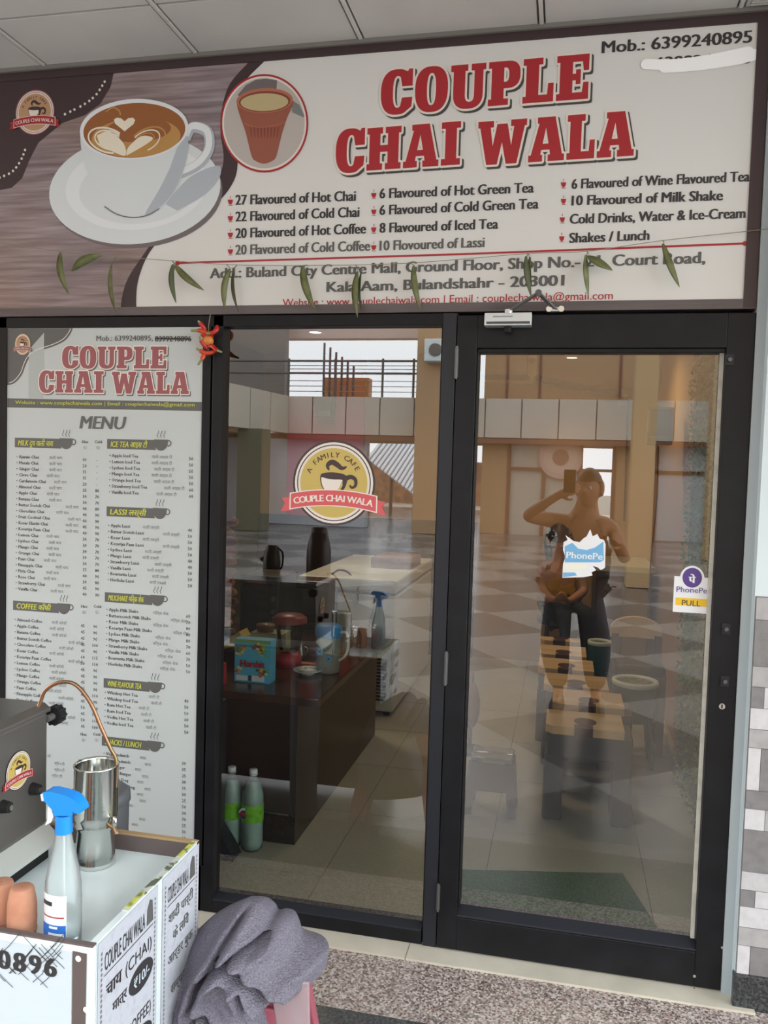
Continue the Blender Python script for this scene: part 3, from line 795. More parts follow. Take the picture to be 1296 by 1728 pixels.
MN.poly(b, [(-1.944, p0[1]), (-1.203, p0[1] - 0.004), (-1.203, p0[1] - 0.034), (-1.944, p0[1] - 0.032)], M_dgrey, 1)
MN.poly(b, [(-1.86, p0[1] + .001), (-1.86, p0[1] + 0.17), (-1.8, p0[1] + .23), (-1.8, p0[1] + .001)], mat('print_faint_grey', (172, 178, 176), 0.5), 1)
b.build('header_band', parent=menu)
c_ = sx(37.5, 581); badge(Sheet((c_[0], 0.004, c_[1]), X * 0.030, Z * 0.036, -Y), M_tan, M_redm, M_brown, M_outl, M_tan, 4).build('emblem', parent=menu)
hm = sx(200, 585)[1] - sx(200, 622)[1]
mt = (M_redm, M_outl, M_dgrey)
mb = heading(menu, mt, sx(104, 621), sx(280, 622), hm, MN, 2, 'COUPLE')
heading(menu, mt, sx(65, 662), sx(174, 663), hm, MN, 2, 'CHAI', mb=mb); heading(menu, mt, sx(188, 664), sx(318, 665), hm, MN, 2, 'WALA', mb=mb)
mb.build('heading', parent=menu)
mb = MB()
def mpx(t, x0, y0, hp, m, x1=None, bold=0.01, k=3, shear=0.0, res=2):
    a = sx(x0, y0); h = hp * 0.0021
    mb.text(t, MN.pt(a[0], a[1], k), X, Z, h, m, w=(sx(x1, y0)[0] - a[0]) if x1 else None, bold=bold, shear=shear, res=res)
mpx('Mob.: 6399240895,', 162, 575, 9, M_dgrey, 257, 0.02); mpx('8399240896', 261, 576, 9, M_dark, 322, 0.03)
MN.band(mb, [sx(261, 571), sx(322, 572)], 0.006, M_dark, 4)
mb.build('phone_numbers', parent=menu); mb = MB()
mpx('Website : www.couplechaiwala.com | Email : couplechaiwala@gmail.com', 25, 681.5, 6, M_lime, 328, 0.008)
mb.build('web_address', parent=menu); mb = MB()
mpx('MENU', 134, 723, 22, M_dgrey, 208, 0.035, shear=0.18)
mb.build('menu_title', parent=menu)
def section(x0, x1, y, t, hot=False):
    mb = MB(); ic = MB(); a, c = sx(x0, y - 7.5), sx(x1, y + 8.5); hh = 0.034
    MN.poly(mb, [(a[0], a[1]), (c[0] - 0.02, a[1]), (c[0] - 0.012, a[1] - hh), (a[0], a[1] - hh)], M_dgrey, 1)
    mb.text(t, MN.pt(a[0] + 0.014, a[1] - 0.027, 3), X, Z, 0.02, M_lime, w=c[0] - a[0] - 0.06, bold=0.02, shear=0.15, res=2)
    u, v = c[0] + 0.004, a[1] - 0.002
    MN.poly(ic, [(u - 0.024, v + 0.004), (u + 0.028, v + 0.004)] + [(u + 0.002 + 0.026 * math.cos(R_(q)), v - 0.004 - 0.03 * math.sin(R_(q))) for q in range(10, 175, 15)], M_dgrey, 2)
    MN.ring(ic, u + 0.03, v - 0.008, 0.007, 0.011, M_dgrey, 2, 16)
    for d in (-0.012, 0.0, 0.012): MN.band(ic, [(u + d + .003, v + 0.01), (u + d - .001, v + 0.018), (u + d + 0.004, v + 0.026), (u + d + .005, v + .034)], 0.0022, M_dgrey, 2)
    ic.build('cup_icon', parent=mb.build('section_bar', parent=menu))
def items(x, y0, dy, names, hi, xp, prices, xc=None, cold=None):
    a = sx(x, y0); mb = MB(); mp = MB()
    for i, nme in enumerate(names):
        zz_ = sx(x, y0 + dy * i)[1]
        mb.text('\u2022 ' + nme, MN.pt(a[0], zz_, 3), X, Z, 0.0118, M_dgrey, bold=0.03, res=1)
        wd = 0.0118 / CAP * 0.58 * (len(nme) + 2)
        mb.text(hi(nme), MN.pt(a[0] + wd + 0.008, zz_, 3), X, Z, 0.0105, M_mgrey, res=1)
        mp.text(prices[i % len(prices)], MN.pt(sx(xp, y0 + dy * i)[0], zz_ - .004, 3), X, Z, 0.0118, M_dgrey, bold=0.02, align='C', res=1)
        if xc: mp.text(cold[i % len(cold)], MN.pt(sx(xc, y0 + dy * i)[0], zz_ - .004, 3), X, Z, 0.0118, M_dgrey, bold=0.02, align='C', res=1)
    mp.build('price_column', parent=mb.build('item_list', parent=menu))
section(24, 108, 746, 'MILK दूध वाली चाय'); section(180, 268, 748, 'ICE TEA आइस टी'); section(179, 266, 862, 'LASSI लस्सी')
section(21, 104, 1021, 'COFFEE कॉफी'); section(176, 262, 1007, 'MILKSHAKE मिल्क शेक'); section(174, 258, 1152, 'WINE FLAVOUR TEA'); section(171, 257, 1250, 'SNACKS / LUNCH')
for y in (748, 1026, 1242):
    dx = (y - 748) * -0.0055
    for (x, t) in ((143 + dx, 'Hot'), (165 + dx, 'Cold')):
        q = sx(x, y); mb = MB(); mb.text(t, MN.pt(q[0], q[1], 3), X, Z, 0.011, M_dgrey, align='C', bold=.03, res=1); mb.text('(रु.)', MN.pt(q[0], q[1] - 0.018, 3), X, Z, 0.009, M_mgrey, align='C', res=1)
        mb.build('column_heading', parent=menu)
chai = 'Ajwain Masala Ginger Clove Cardamom Almond Apple Banana Butter_Scotch Chocolate Fruit_Cocktail Kesar_Elaichi Kesariya_Paan Lemon Lychee Mango Orange Paan Pineapple Pista Rose Strawberry Vanilla'.split()
items(27, 773, 10.13, [c.replace('_', ' ') + ' Chai' for c in chai], lambda s: 'वाली चाय', 142, '10 20 15 15 20 35 30 30 40 40 40 45 40 30 30 30 30 30 35 40 30 45 40'.split(), 163, '- - - - - 80 70 70 80 90 90 90 90 70 70 70 70 70 80 90 80 90 90'.split())
cof = 'Almond Apple Banana Butter_Scotch Chocolate Kesar Kesariya_Paan Lemon Lychee Mango Orange Paan Pineapple Pista Rose Strawberry Vanilla'.split()
items(24, 1048, 10.4, [c.replace('_', ' ') + ' Coffee' for c in cof], lambda s: 'वाली कॉफी', 139, '45 45 45 45 45 60 50 45 45 45 45 45 45 50 45 50 45'.split(), 160, '90 90 90 100 90 115 110 90 90 90 90 110 90 110 100 110 100'.split())
items(21, 1272, 10.4, ['Green Tea', 'Lemon Green Tea', 'Honey Green Tea', 'Mint Green Tea'], lambda s: 'ग्रीन टी', 134, ['40'], 157, ['60'])
items(184, 771, 10.3, [c + ' Iced Tea' for c in 'Apple Lemon Lychee Mango Orange Strawberry Vanilla'.split()], lambda s: 'वाली आइस टी', 322, '50 50 50 50 50 60 60'.split())
items(182, 889, 10.2, [c.replace('_', ' ') + ' Lassi' for c in 'Apple Butter_Scotch Kesar Kesariya_Paan Lychee Mango Strawberry Vanilla Bournvita Horlicks'.split()], lambda s: 'वाली लस्सी', 320, '40 50 50 50 50 40 40 50 50 50'.split())
items(179, 1031, 10.2, [c.replace('_', ' ') + ' Milk Shake' for c in 'Apple Butterscotch Kesar Kesariya_Paan Lychee Mango Strawberry Vanilla Bournvita Horlicks'.split()], lambda s: 'मिल्क शेक', 317, '60 70 80 80 80 70 60 70 50 50'.split())
items(176, 1171, 10.3, 'Whiskey Hot Tea,Whiskey Iced Tea,Rum Hot Tea,Rum Iced Tea,Vodka Hot Tea,Vodka Iced Tea'.split(','), lambda s: 'वाली टी', 314, '40 50 50 60 50 50'.split())
items(174, 1274, 10.3, 'Veg Sandwich,Grill Sandwich,Veg Burger,Cheese Burger,Veg Hot Dog,Cheese Hot Dog,Veg Patties,Cheese Toast,Noodles,Pasta,Finger Chips,Pav Bhaji,Momos'.split(','), lambda s: 'सादा', 310, '30 35 25 30 35 30 25 50 30 70 25 30 10'.split())

# ------------------------------------------------------------------ emblem decal and payment stickers on the glass
c_ = fx(563, 815, 0.029); rr = fx(631, 818, 0.029).x - c_.x
o = badge(Sheet((c_.x, 0.0295, c_.z), X * rr, Z * rr * 1.0, -Y), M_gold, M_pink, M_brown, M_outl, M_brown, 1).build('round_decal')
tag(o, 'large round gold cup emblem decal with red ribbon on the window glass', 'decal')
M_pb = mat('sticker_purple', (84, 58, 130), 0.4); M_sky = mat('sticker_blue', (112, 172, 214), 0.4); M_ylw = mat('sticker_yellow', (232, 190, 40), 0.4); M_stk = mat('sticker_white', (226, 228, 230), 0.4)
def stick(y, pts, z=None): return [fx(a, c, y) for a, c in pts]
ps = thing('pull_sticker', 'white tag-shaped sticker with purple disc reading PULL at door edge', 'sticker', fx(1165, 1030, 0.028))
S2 = Sheet((0, 0.0295, 0), X, Z, -Y)
sp2 = lambda a, c: (fx(a, c, 0.0295).x, fx(a, c, 0.0295).z)
b = MB(); a0, a1 = sp2(1138, 972), sp2(1196, 1036)
S2.poly(b, [a0, (a1[0], a0[1]), a1, (a0[0], a1[1])], M_stk, 1); cc = sp2(1168, 976); S2.poly(b, ell(cc[0], cc[1], 0.035, 0.038, 32), M_stk, 1)
b.build('backing', parent=ps)
b = MB(); S2.poly(b, ell(cc[0], cc[1] + .002, 0.028, 0.030, 32), M_pb, 2); S2.text(b, 'पे', cc[0], cc[1] - 0.014, 0.022, M_stk, 3, bold=0.05, align='C')
q = sp2(1167, 1000); S2.text(b, 'PhonePe', q[0], q[1], 0.0175, M_pb, 3, align='C', w=0.087, bold=0.01); b.build('logo', parent=ps)
b = MB(); y0, y1 = sp2(1140, 1008), sp2(1192, 1024); S2.poly(b, [y0, (y1[0], y0[1]), y1, (y0[0], y1[1])], M_ylw, 2); q = sp2(1166, 1022.5); S2.text(b, 'PULL', q[0], q[1], 0.018, M_dark, 3, align='C', bold=0.012); b.build('pull_label', parent=ps)
ts = thing('torn_sticker', 'torn blue and white payment sticker in the middle of the door glass', 'sticker', fx(985, 935, 0.028))
b = MB()
torn = [(951, 915), (958, 911), (954, 903), (968, 913), (978, 915), (984, 909), (990, 905), (996, 893), (1000, 905), (1008, 901), (1012, 909), (1019, 911), (1022, 918), (1021, 958), (1014, 962), (1008, 957), (1000, 955), (1006, 962), (998, 966), (1000, 971), (985, 974), (949, 975), (950, 952), (954, 940), (950, 928)]
S2.poly(b, [sp2(*q) for q in torn], M_stk, 1)
b.build('backing', parent=ts)
b = MB(); S2.poly(b, [sp2(*q) for q in ((953, 922), (966, 916), (976, 926), (990, 928), (1004, 924), (1018, 914), (1019, 945), (1012, 949), (953, 949))], M_sky, 2)
S2.poly(b, [sp2(*q) for q in ((950, 966), (970, 966), (974, 971), (950, 974))], M_sky, 2)
q = sp2(986, 943); S2.text(b, 'PhonePe', q[0], q[1], 0.021, M_stk, 3, align='C', w=0.108, bold=0.02); b.build('blue_print', parent=ts)
b = MB(); S2.poly(b, [sp2(*q) for q in ((953, 952), (990, 952), (988, 960), (952, 960))], mat('sticker_pale_yellow', (232, 232, 214), 0.5), 2); b.build('pale_band', parent=ts)

# ------------------------------------------------------------------ leaf garland and chilli charm
gar = thing('leaf_garland', 'string of drying green mango leaves hung across the sign', 'garland', fx(640, 450, -0.03))
M_leaf = mat('dry_leaf', (122, 126, 82), 0.55, noise=(30, (92, 98, 58), 0.4, 0.7)); M_leaf2 = mat('dry_leaf_dark', (90, 96, 66), 0.6); M_thread = mat('thread', (150, 140, 118), 0.8)
sp = smooth_path([fx(-40, 400, -0.02), fx(100, 424, -0.022), fx(290, 440, -0.022), fx(400, 447, -0.022), fx(520, 448, -0.022), fx(690, 444, -0.022), fx(890, 428, -0.022), fx(990, 424, -0.022), fx(1118, 406, -0.022), fx(1300, 386, -0.012)], 6)
t = MB(); t.tube(sp, 0.0011, M_thread, 5); t.build('string', parent=gar)
def leaf(a, c, wd, m, tw, curl=0.01):
    b = MB(); A, B_ = fx(a[0], a[1], -0.026), fx(c[0], c[1], -0.03); d = B_ - A; L = d.length; d.normalize()
    n = Vector((0, -1, 0)); s_ = d.cross(n).normalized(); s_ = (s_ * math.cos(tw) + n * math.sin(tw)); n2 = s_.cross(d)
    N = 12; vs = []
    for i in range(N + 1):
        t_ = i / N; w = wd * math.sin(PI * min(1, t_ * 0.96 + 0.04)) ** 0.75 * (1 - 0.25 * t_) + 0.0006
        bend = s_ * (0.008 * math.sin(2.6 * t_ + tw)) + n * (curl * math.sin(PI * t_))
        c0 = A + d * L * t_ + bend
        vs += [c0 + s_ * w + n2 * w * 0.5, c0 - n2 * 0.001, c0 - s_ * w + n2 * w * 0.5, c0 + n2 * 0.0012 * -1 - n2 * 0.001]
    fs = []
    for i in range(N):
        k = 4 * i
        for j in range(4): fs.append((k + j, k + (j + 1) % 4, k + 4 + (j + 1) % 4, k + 4 + j))
    b.add(vs, fs, m, True)
    up = min(sp, key=lambda q: (q - A).length)
    b.tube([up, (up + A) / 2 + Vector((0.003, -0.004, 0)), A, A + d * 0.02], 0.0013, m, 5)
    b.build('leaf', parent=gar)
for a, c, w, tw in [((103, 426), (117, 496), .010, .3), ((170, 432), (121, 458), .013, .5), ((188, 447), (199, 528), .009, -.2), ((294, 446), (297, 512), .008, .6), ((296, 447), (345, 489), .010, .2), ((389, 454), (380, 523), .009, .4),
                     ((393, 455), (405, 525), .007, -.4), ((511, 448), (533, 523), .011, .2), ((604, 458), (605, 536), .009, .2), ((608, 460), (613, 522), .006, -.5), ((699, 448), (711, 523), .009, .3), ((889, 432), (897, 501), .008, .4), ((893, 434), (901, 480), .006, -.4),
                     ((990, 430), (993, 500), .008, .5), ((992, 432), (1034, 456), .012, .4), ((1119, 411), (1148, 484), .009, .2)]:
    leaf(a, c, w * 1.25, random.choice((M_leaf, M_leaf, M_leaf2)), tw)
ch = thing('chilli_charm', 'lucky charm of red chillies and a yellow lemon on the frame corner', 'charm', fx(351, 572, -0.02))
M_ch = mat('red_chilli', (190, 34, 30), 0.3); M_ch2 = mat('orange_chilli', (200, 70, 34), 0.35); M_stem = mat('chilli_stem', (130, 140, 84), 0.6)
t = MB(); t.tube([fx(355, 530, -0.012), fx(352, 550, -0.022), fx(351, 600, -0.022)], 0.0013, M_thread, 5); t.build('thread', parent=ch)
t = MB(); q = fx(351, 575, -0.026); t.ball(q, 0.019, 0.018, 0.017, mat('dry_lemon', (206, 134, 62), 0.45, bump=(90, 0.2))); t.build('lemon', parent=ch)
def chilli(pts, m, r=0.0075):
    b = MB(); p = smooth_path([fx(a, c, -0.026 - 0.006 * i) for i, (a, c) in enumerate(pts)], 4); n = len(p)
    b.tube(p[: int(n * .72) + 1], [r * (0.55 + 0.45 * math.sin(PI * min(1, (i + 2) / n * .8))) for i in range(int(n * .72) + 1)], m, 8)
    b.tube(p[int(n * .72):], [0.0045 * (1 - i / n) for i in range(n - int(n * .72))], M_stem, 6); b.build('chilli', parent=ch)
for pts, m in [([(366, 550), (366, 556), (358, 562), (348, 563)], M_ch), ([(347, 560), (344, 553), (338, 546), (334, 541)], M_ch), ([(362, 562), (348, 562), (338, 558), (322, 558)], M_ch2), ([(360, 566), (345, 566), (338, 561)], M_ch),
               ([(349, 586), (358, 584), (364, 590), (374, 594)], M_ch), ([(362, 593), (350, 596), (340, 593), (331, 588)], M_ch2), ([(350, 588), (345, 583), (340, 576), (337, 568)], M_ch), ([(358, 596), (346, 597), (342, 604), (334, 616)], M_ch2)]:
    chilli(pts, m)

# ------------------------------------------------------------------ street cart in the left foreground
CX0, CX1, CY0, CY1, CZ, CR = -1.80, -0.770, -1.335, -0.905, 0.66, 0.70
M_mel = mat('white_laminate', (222, 234, 235), 0.35, noise=(14, (214, 227, 228), 0.5, 0.75)); M_edge = mat('brown_edge_band', (96, 84, 82), 0.5); M_ply = mat('ply_edge', (168, 140, 100), 0.7)
M_flex = mat('white_flex_banner', (200, 212, 220), 0.45); M_post = mat('poster_grey', (190, 194, 202), 0.5, noise=(60, (178, 180, 190), 0.5, 0.7))
cart = thing('tea_cart', 'low white street tea cart with printed banners in left foreground', 'cart', ((CX0 + CX1) / 2, (CY0 + CY1) / 2, 0))
b = MB()
b.box(CX0, CX1 - 0.014, CY0 + 0.014, CY1 - 0.012, 0.10, CZ, M_mel); b.build('top_and_carcass', parent=cart)
b = MB(); b.box(CX0, CX1, CY1 - 0.012, CY1, 0.10, CR, M_edge); b.box(CX0, CX1, CY1 - 0.0122, CY1 + .0002, CR - 0.004, CR + 0.001, M_ply); b.build('back_panel', parent=cart)
b = MB(); b.box(CX0, CX1 - .0005, CY0, CY0 + 0.012, 0.10, CR, M_mel); b.box(CX0, CX1, CY0 - .0005, CY0 + 0.0125, CR - 0.002, CR + 0.0015, M_edge); b.build('front_panel', parent=cart, bevel=0.001)
b = MB(); b.box(CX1 - 0.0135, CX1, CY0 + .0128, CY1 - .0125, 0.10, CR, M_mel)
M_pe = mat('poster_top_edge', (206, 212, 200), 0.5, noise=(26, (96, 104, 84), 0.52, 0.56)); M_ye = mat('poster_yellow', (206, 208, 84), 0.5, noise=(60, (120, 124, 70), 0.45, 0.6))
b.box(CX1 - 0.013, CX1 + 0.0005, CY0 + 0.12, CY1 - 0.01, CR, CR + 0.002, M_pe)
for (ya, yb) in ((CY0 + 0.13, CY0 + 0.19), (CY1 - 0.085, CY1 - 0.015)): b.box(CX1 - 0.012, CX1 - 0.003, ya, yb, CR + 0.0015, CR + 0.003, M_ye)
b.build('side_panel', parent=cart)
for x in (CX0 + 0.04, CX1 - 0.05):
    for y in (CY0 + 0.05, CY1 - 0.05):
        b = MB(); b.cyl((x, y, 0.035), (x, y, 0.10), 0.012, M_dgrey); b.cyl((x - 0.012, y, 0.03), (x + 0.012, y, 0.03), 0.036, M_dk); b.build('caster', parent=cart)
FS = Sheet((0, CY0 - 0.0006, 0), X, Z, -Y, 0.0004)
fpx = lambda a, c: (P(a, c, y=CY0).x, P(a, c, y=CY0).z)
b = MB(); u1 = fpx(122, 1600)[0]; ztop = CR - 0.012
FS.poly(b, [(CX0, 0.2), (u1, 0.2), (u1, ztop - .003), (CX0, ztop)], M_flex, 1)
banner = b.build('front_banner', parent=cart)
b = MB(); u2, u3 = fpx(123, 1600)[0], fpx(147, 1600)[0]; FS.poly(b, [(u2, 0.2), (u3 - 0.004, 0.2), (u3, ztop - .001), (u2, ztop)], M_edge, 1)
for (a, c) in ((133, 1617), (146, 1703)): q = fpx(a, c); FS.poly(b, ell(q[0], q[1], 0.0055, 0.0055, 16), M_pw, 3)
b.build('binding_strip', parent=cart)
b = MB(); q0, q1 = fpx(-75, 1620), fpx(97, 1645); hh = 0.036
for i, chh in enumerate('99240896'):
    pa_ = fpx(86 - 26 * (7 - i), 1647 - 4.3 * (7 - i)); FS.text(b, chh, pa_[0], pa_[1], hh, M_dark, 3, bold=0.05, align='C')
b.build('banner_number', parent=banner)
b = MB(); rnd = random.Random(3)
for i in range(26):
    a = -20 + rnd.random() * 120; c = 1588 + rnd.random() * 60; s1 = rnd.choice((-1, 1)); L = 18 + rnd.random() * 22
    FS.band(b, [fpx(a - L / 2, c - s1 * L * .5), fpx(a, c + 2), fpx(a + L / 2, c + s1 * L * .55)], 0.0011, M_dark, 5)
b.build('pen_crossing_out', parent=banner)
SS = Sheet((CX1 + 0.0008, 0, 0), Y, Z, X, 0.0004)
spx = lambda a, c: (P(a, c, x=CX1).y, P(a, c, x=CX1).z)
for (y0, y1, prices) in ((CY0 + 0.015, CY0 + 0.235, True), (CY0 + 0.255, CY1 - 0.004, False)):
    b = MB(); zt2 = CR - 0.004; W = y1 - y0
    SS.poly(b, [(y0, 0.22), (y1, 0.22), (y1, zt2), (y0, zt2)], M_post, 1)
    for (u, v, du, dv) in [(y0 + 0.012, 0.24, 0, 0.43), (y1 - 0.012, 0.24, 0, 0.43)]:
        for k in range(46): SS.poly(b, ell(u, v + k * 0.0096, 0.003, 0.0034, 8), M_mgrey, 2)
    poster = b.build('poster', parent=cart)
    b = MB(); SS.text(b, 'COUPLE CHAI WALA', y0 + 0.022, zt2 - 0.062, 0.034, M_dark, 3, w=W - 0.075, bold=0.01)
    b.build('shop_name', parent=poster); b = MB()
    SS.poly(b, [(y1 - 0.046, zt2 - 0.062), (y1 - 0.02, zt2 - 0.062), (y1 - 0.024, zt2 - 0.02), (y1 - 0.034, zt2 - 0.014), (y1 - 0.044, zt2 - 0.03)], M_dgrey, 3)
    SS.band(b, [(y0 + 0.02, zt2 - 0.07), (y1 - 0.02, zt2 - 0.07)], 0.0015, M_dark, 3)
    b.build('emblem_and_rule', parent=poster)
    if prices:
        for (v, t1, t2, p_) in ((zt2 - 0.115, 'चाय', '(CHAI)', '₹10/-'), (zt2 - 0.245, 'कॉफी', '(COFFEE)', '₹20/-')):
            b = MB(); SS.text(b, t1, y0 + 0.028, v, 0.026, M_dark, 3, bold=0.03); SS.text(b, t2, y0 + 0.095, v, 0.026, M_dark, 3, w=0.10)
            SS.text(b, 'मात्र', y0 + 0.05, v - 0.042, 0.02, M_dark, 3, bold=0.02)
            SS.poly(b, ell(y0 + 0.155, v - 0.036, 0.047, 0.027, 28), M_dark, 3); SS.text(b, p_, y0 + 0.155, v - 0.046, 0.021, M_flex, 5, align='C', bold=0.02); b.build('price_lettering', parent=poster)
    else:
        for (v, t1) in ((zt2 - 0.11, 'शादी पार्टी'), (zt2 - 0.155, 'के लिये'), (zt2 - 0.2, 'आर्डर बुक'), (zt2 - 0.27, 'सम्पर्क')):
            b = MB(); SS.text(b, t1, y0 + W / 2, v, 0.021, M_dgrey, 3, align='C', bold=0.02); b.build('text_line', parent=poster)

# coffee machine on the cart
MX = -1.10
mc = thing('coffee_machine', 'dark steel coffee steamer with emblem and knobs standing on the cart', 'coffee machine', (MX - 0.2, -1.35, CZ))
M_ss = mat('smoked_steel', (116, 112, 108), 0.30, 0.55, bump=(60, 0.03), stretch=(1, 1, 0.1)); M_ssl = mat('bright_steel', (196, 200, 196), 0.45, 0.35)
yb = -0.984
b = MB(); b.box(MX - 0.42, MX, -1.31, yb, 0.735, 0.985, M_ss); b.build('body', parent=mc, bevel=0.006)
b = MB(); b.prism([(MX - 0.43, -1.315, 0.985), (MX + 0.004, -1.315, 0.985), (MX + 0.004, -1.315, 0.993), (MX - 0.012, -1.315, 1.004), (MX - 0.42, -1.315, 1.004)], (0, yb + 0.004 + 1.315, 0), M_ss); b.build('lid', parent=mc, bevel=0.002)
b = MB(); b.prism([(MX - 0.42, -1.31, 0.735), (MX, -1.31, 0.735), (MX + 0.035, -1.31, 0.705), (MX + 0.035, -1.31, 0.697), (MX - 0.42, -1.31, 0.697)], (0, yb + 1.31, 0), M_ssl); b.build('drip_tray', parent=mc, bevel=0.002)
b = MB(); b.box(MX - 0.40, MX + 0.012, -1.29, yb - 0.012, CZ + .001, 0.6965, M_dk); b.build('base_block', parent=mc)
for (a, c) in ((61, 1332), (11, 1362)):
    q = P(a, c, x=MX + 0.01); b = MB(); b.cyl((MX - 0.002, q.y, q.z), (MX + 0.018, q.y, q.z), 0.014, M_dk, r1=0.011); b.cyl((MX + 0.018, q.y, q.z), (MX + 0.022, q.y, q.z), 0.006, M_steel); b.build('control_knob', parent=mc)
q = P(92, 1207, y=yb + 0.03); b = MB(); b.cyl((q.x, yb, q.z), (q.x, yb + 0.03, q.z), 0.008, M_dgrey)
b.cyl((q.x, yb + 0.022, q.z), (q.x, yb + 0.045, q.z), 0.020, M_dk, n=28)
for i in range(10): a = i * PI / 5; b.cyl((q.x + 0.019 * math.cos(a), yb + 0.021, q.z + 0.019 * math.sin(a)), (q.x + 0.019 * math.cos(a), yb + 0.046, q.z + 0.019 * math.sin(a)), 0.0035, M_black2, n=8)
b.build('steam_valve_knob', parent=mc)
q = P(31, 1300, x=MX + 0.001); badge(Sheet((MX + 0.0012, q.y, q.z), Y * 0.040, Z * 0.040, X, 0.0003), M_gold, M_red, M_brown, M_outl, M_brown, 1).build('emblem', parent=mc)
# vessel position, then the steam pipe that dips into it
vb = P(161, 1456, z=CZ); sc = (vb.y + 2.6) / 1400.0
zt3 = P(160, 1288, y=vb.y).z
b = MB(); q = P(65, 1190, y=yb - 0.02)
pp = [Vector((q.x - 0.01, yb - 0.03, 0.99))] + [P(a, c, y=yb - 0.02 + (vb.y + 0.03 - yb) * i / 7) for i, (a, c) in enumerate([(66, 1190), (76, 1166), (99, 1152), (127, 1155), (152, 1185), (171, 1228), (186, 1262), (196, 1284)])]
pp = smooth_path(pp + [Vector((pp[-1].x + 0.002, pp[-1].y - 0.004, zt3 - 0.05))], 6)
b.tube(pp, 0.0042, mat('copper_pipe', (168, 122, 92), 0.32, 0.8, noise=(20, (132, 118, 84), 0.4, 0.7)), 10); b.build('steam_pipe', parent=mc)
# kettle and flask on top of the machine (out of frame, mirrored in the window)
ZM = 1.0045
qk = P(452, 945, y=1.25); kz = P(452, 921, y=1.25).z - ZM
t = thing('kettle', 'dark olive kettle with tapered top on the coffee machine, mirrored in the window', 'kettle', (qk.x, -1.25, ZM)); M_ket = mat('kettle_olive', (34, 36, 26), 0.35)
kx, ky = qk.x, -1.25
b = MB(); b.lathe([(0.001, 0), (.040, 0), (.044, .006), (.044, kz * .45), (.038, kz * .75), (.027, kz * .95), (.022, kz), (.001, kz)], (kx, ky, ZM), M_ket, 28); b.build('kettle_body', parent=t)
b = MB(); b.prism([(kx - .036, ky - .008, ZM + kz * .62), (kx - .062, ky - .008, ZM + kz * .5), (kx - .06, ky - .008, ZM + kz * .44), (kx - .04, ky - .008, ZM + kz * .36)], (0, .016, 0), M_ket); b.build('spout', parent=t)
b = MB(); b.tube(smooth_path([(kx + .026, ky, ZM + kz * .92), (kx + .055, ky, ZM + kz * .72), (kx + .054, ky, ZM + kz * .3), (kx + .042, ky, ZM + kz * .15)], 5), .005, M_dk, 8); b.build('handle', parent=t)
qf = P(532, 930, y=1.25); qz = P(532, 890, y=1.25).z - ZM
t = thing('flask', 'tall dark maroon flask on the coffee machine, mirrored in the window', 'flask', (qf.x, -1.25, ZM)); rf = 22 * 3.85 / 1400
b = MB(); b.lathe([(0.001, 0), (rf * .95, 0), (rf, .008), (rf, qz * .5), (rf * .9, qz * .66), (rf * .66, qz * .9), (.001, qz * .9)], (qf.x, -1.25, ZM), mat('flask_maroon', (44, 22, 22), 0.35), 32); b.build('flask_body', parent=t)
b = MB(); b.lathe([(rf * .68, qz * .88), (rf * .64, qz * .97), (rf * .5, qz), (.001, qz)], (qf.x, -1.25, ZM), mat('flask_cap', (60, 30, 26), 0.4), 28); b.build('cap', parent=t)
# steel vessel
ve = thing('steel_vessel', 'tall shiny steel brewing vessel with ridged waist on the cart top', 'vessel', (vb.x, vb.y, CZ))
r1 = 40.5 * sc; H = zt3 - CZ
M_ves = mat('polished_steel', (214, 216, 212), 0.13, 1.0, bump=(30, 0.04))
b = MB(); k = lambda f: CZ + H * f - CZ
b.lathe([(0.001, 0.0), (r1 * 0.88, 0.0), (r1 * 0.93, 0.004), (r1 * 0.93, H * 0.05), (r1 * 0.88, H * 0.07), (r1 * 0.89, H * 0.2), (r1 * 0.86, H * 0.36), (r1 * 0.93, H * 0.39), (r1 * 0.95, H * 0.42), (r1 * 0.93, H * 0.45), (r1 * 0.99, H * 0.48), (r1, H * 0.52), (r1, H * 0.97), (r1 * 1.03, H * 0.985), (r1 * 1.03, H), (r1 * 0.985, H), (r1 * 0.97, H * 0.97), (r1 * 0.965, H * 0.5), (0.001, H * 0.48)], (vb.x, vb.y, CZ), M_ves, 48)
b.build('body', parent=ve)
b = MB(); q = Vector((vb.x + r1 * 0.9, vb.y - 0.01, CZ + H * 0.42)); b.tube([q, q + Vector((0.012, -0.004, -0.002)), q + Vector((0.018, -0.006, -0.014))], 0.006, mat('brass_worn', (150, 120, 92), 0.4, 0.8), 10)
b.ball(q + Vector((0.013, -0.006, 0.012)), 0.006, 0.006, 0.012, M_ves, 12, 8); b.build('spout_tap', parent=ve)
# grey bin behind the cart
pq = P(168, 1380, y=-0.80); zpt = P(166, 1330, y=-0.80).z; rp_ = 54 * 1.8 / 1400
po = thing('waste_bin', 'dark grey bin standing between the cart and the menu board', 'bin', (pq.x, -0.80, 0))
M_pot = mat('dark_grey_plastic', (88, 90, 94), 0.45)
b = MB(); b.lathe([(0.001, 0), (rp_ * .8, 0), (rp_ * .85, 0.01), (rp_, zpt - .03)], (pq.x, -0.80, 0), M_pot, 36); b.build('bin_body', parent=po)
b = MB(); b.lathe([(rp_ * 1.0, zpt - .034), (rp_ * 1.05, zpt - .03), (rp_ * 1.03, zpt - .008), (rp_ * .9, zpt), (0.001, zpt + .004)], (pq.x, -0.80, 0), M_pot, 36); b.build('lid', parent=po)
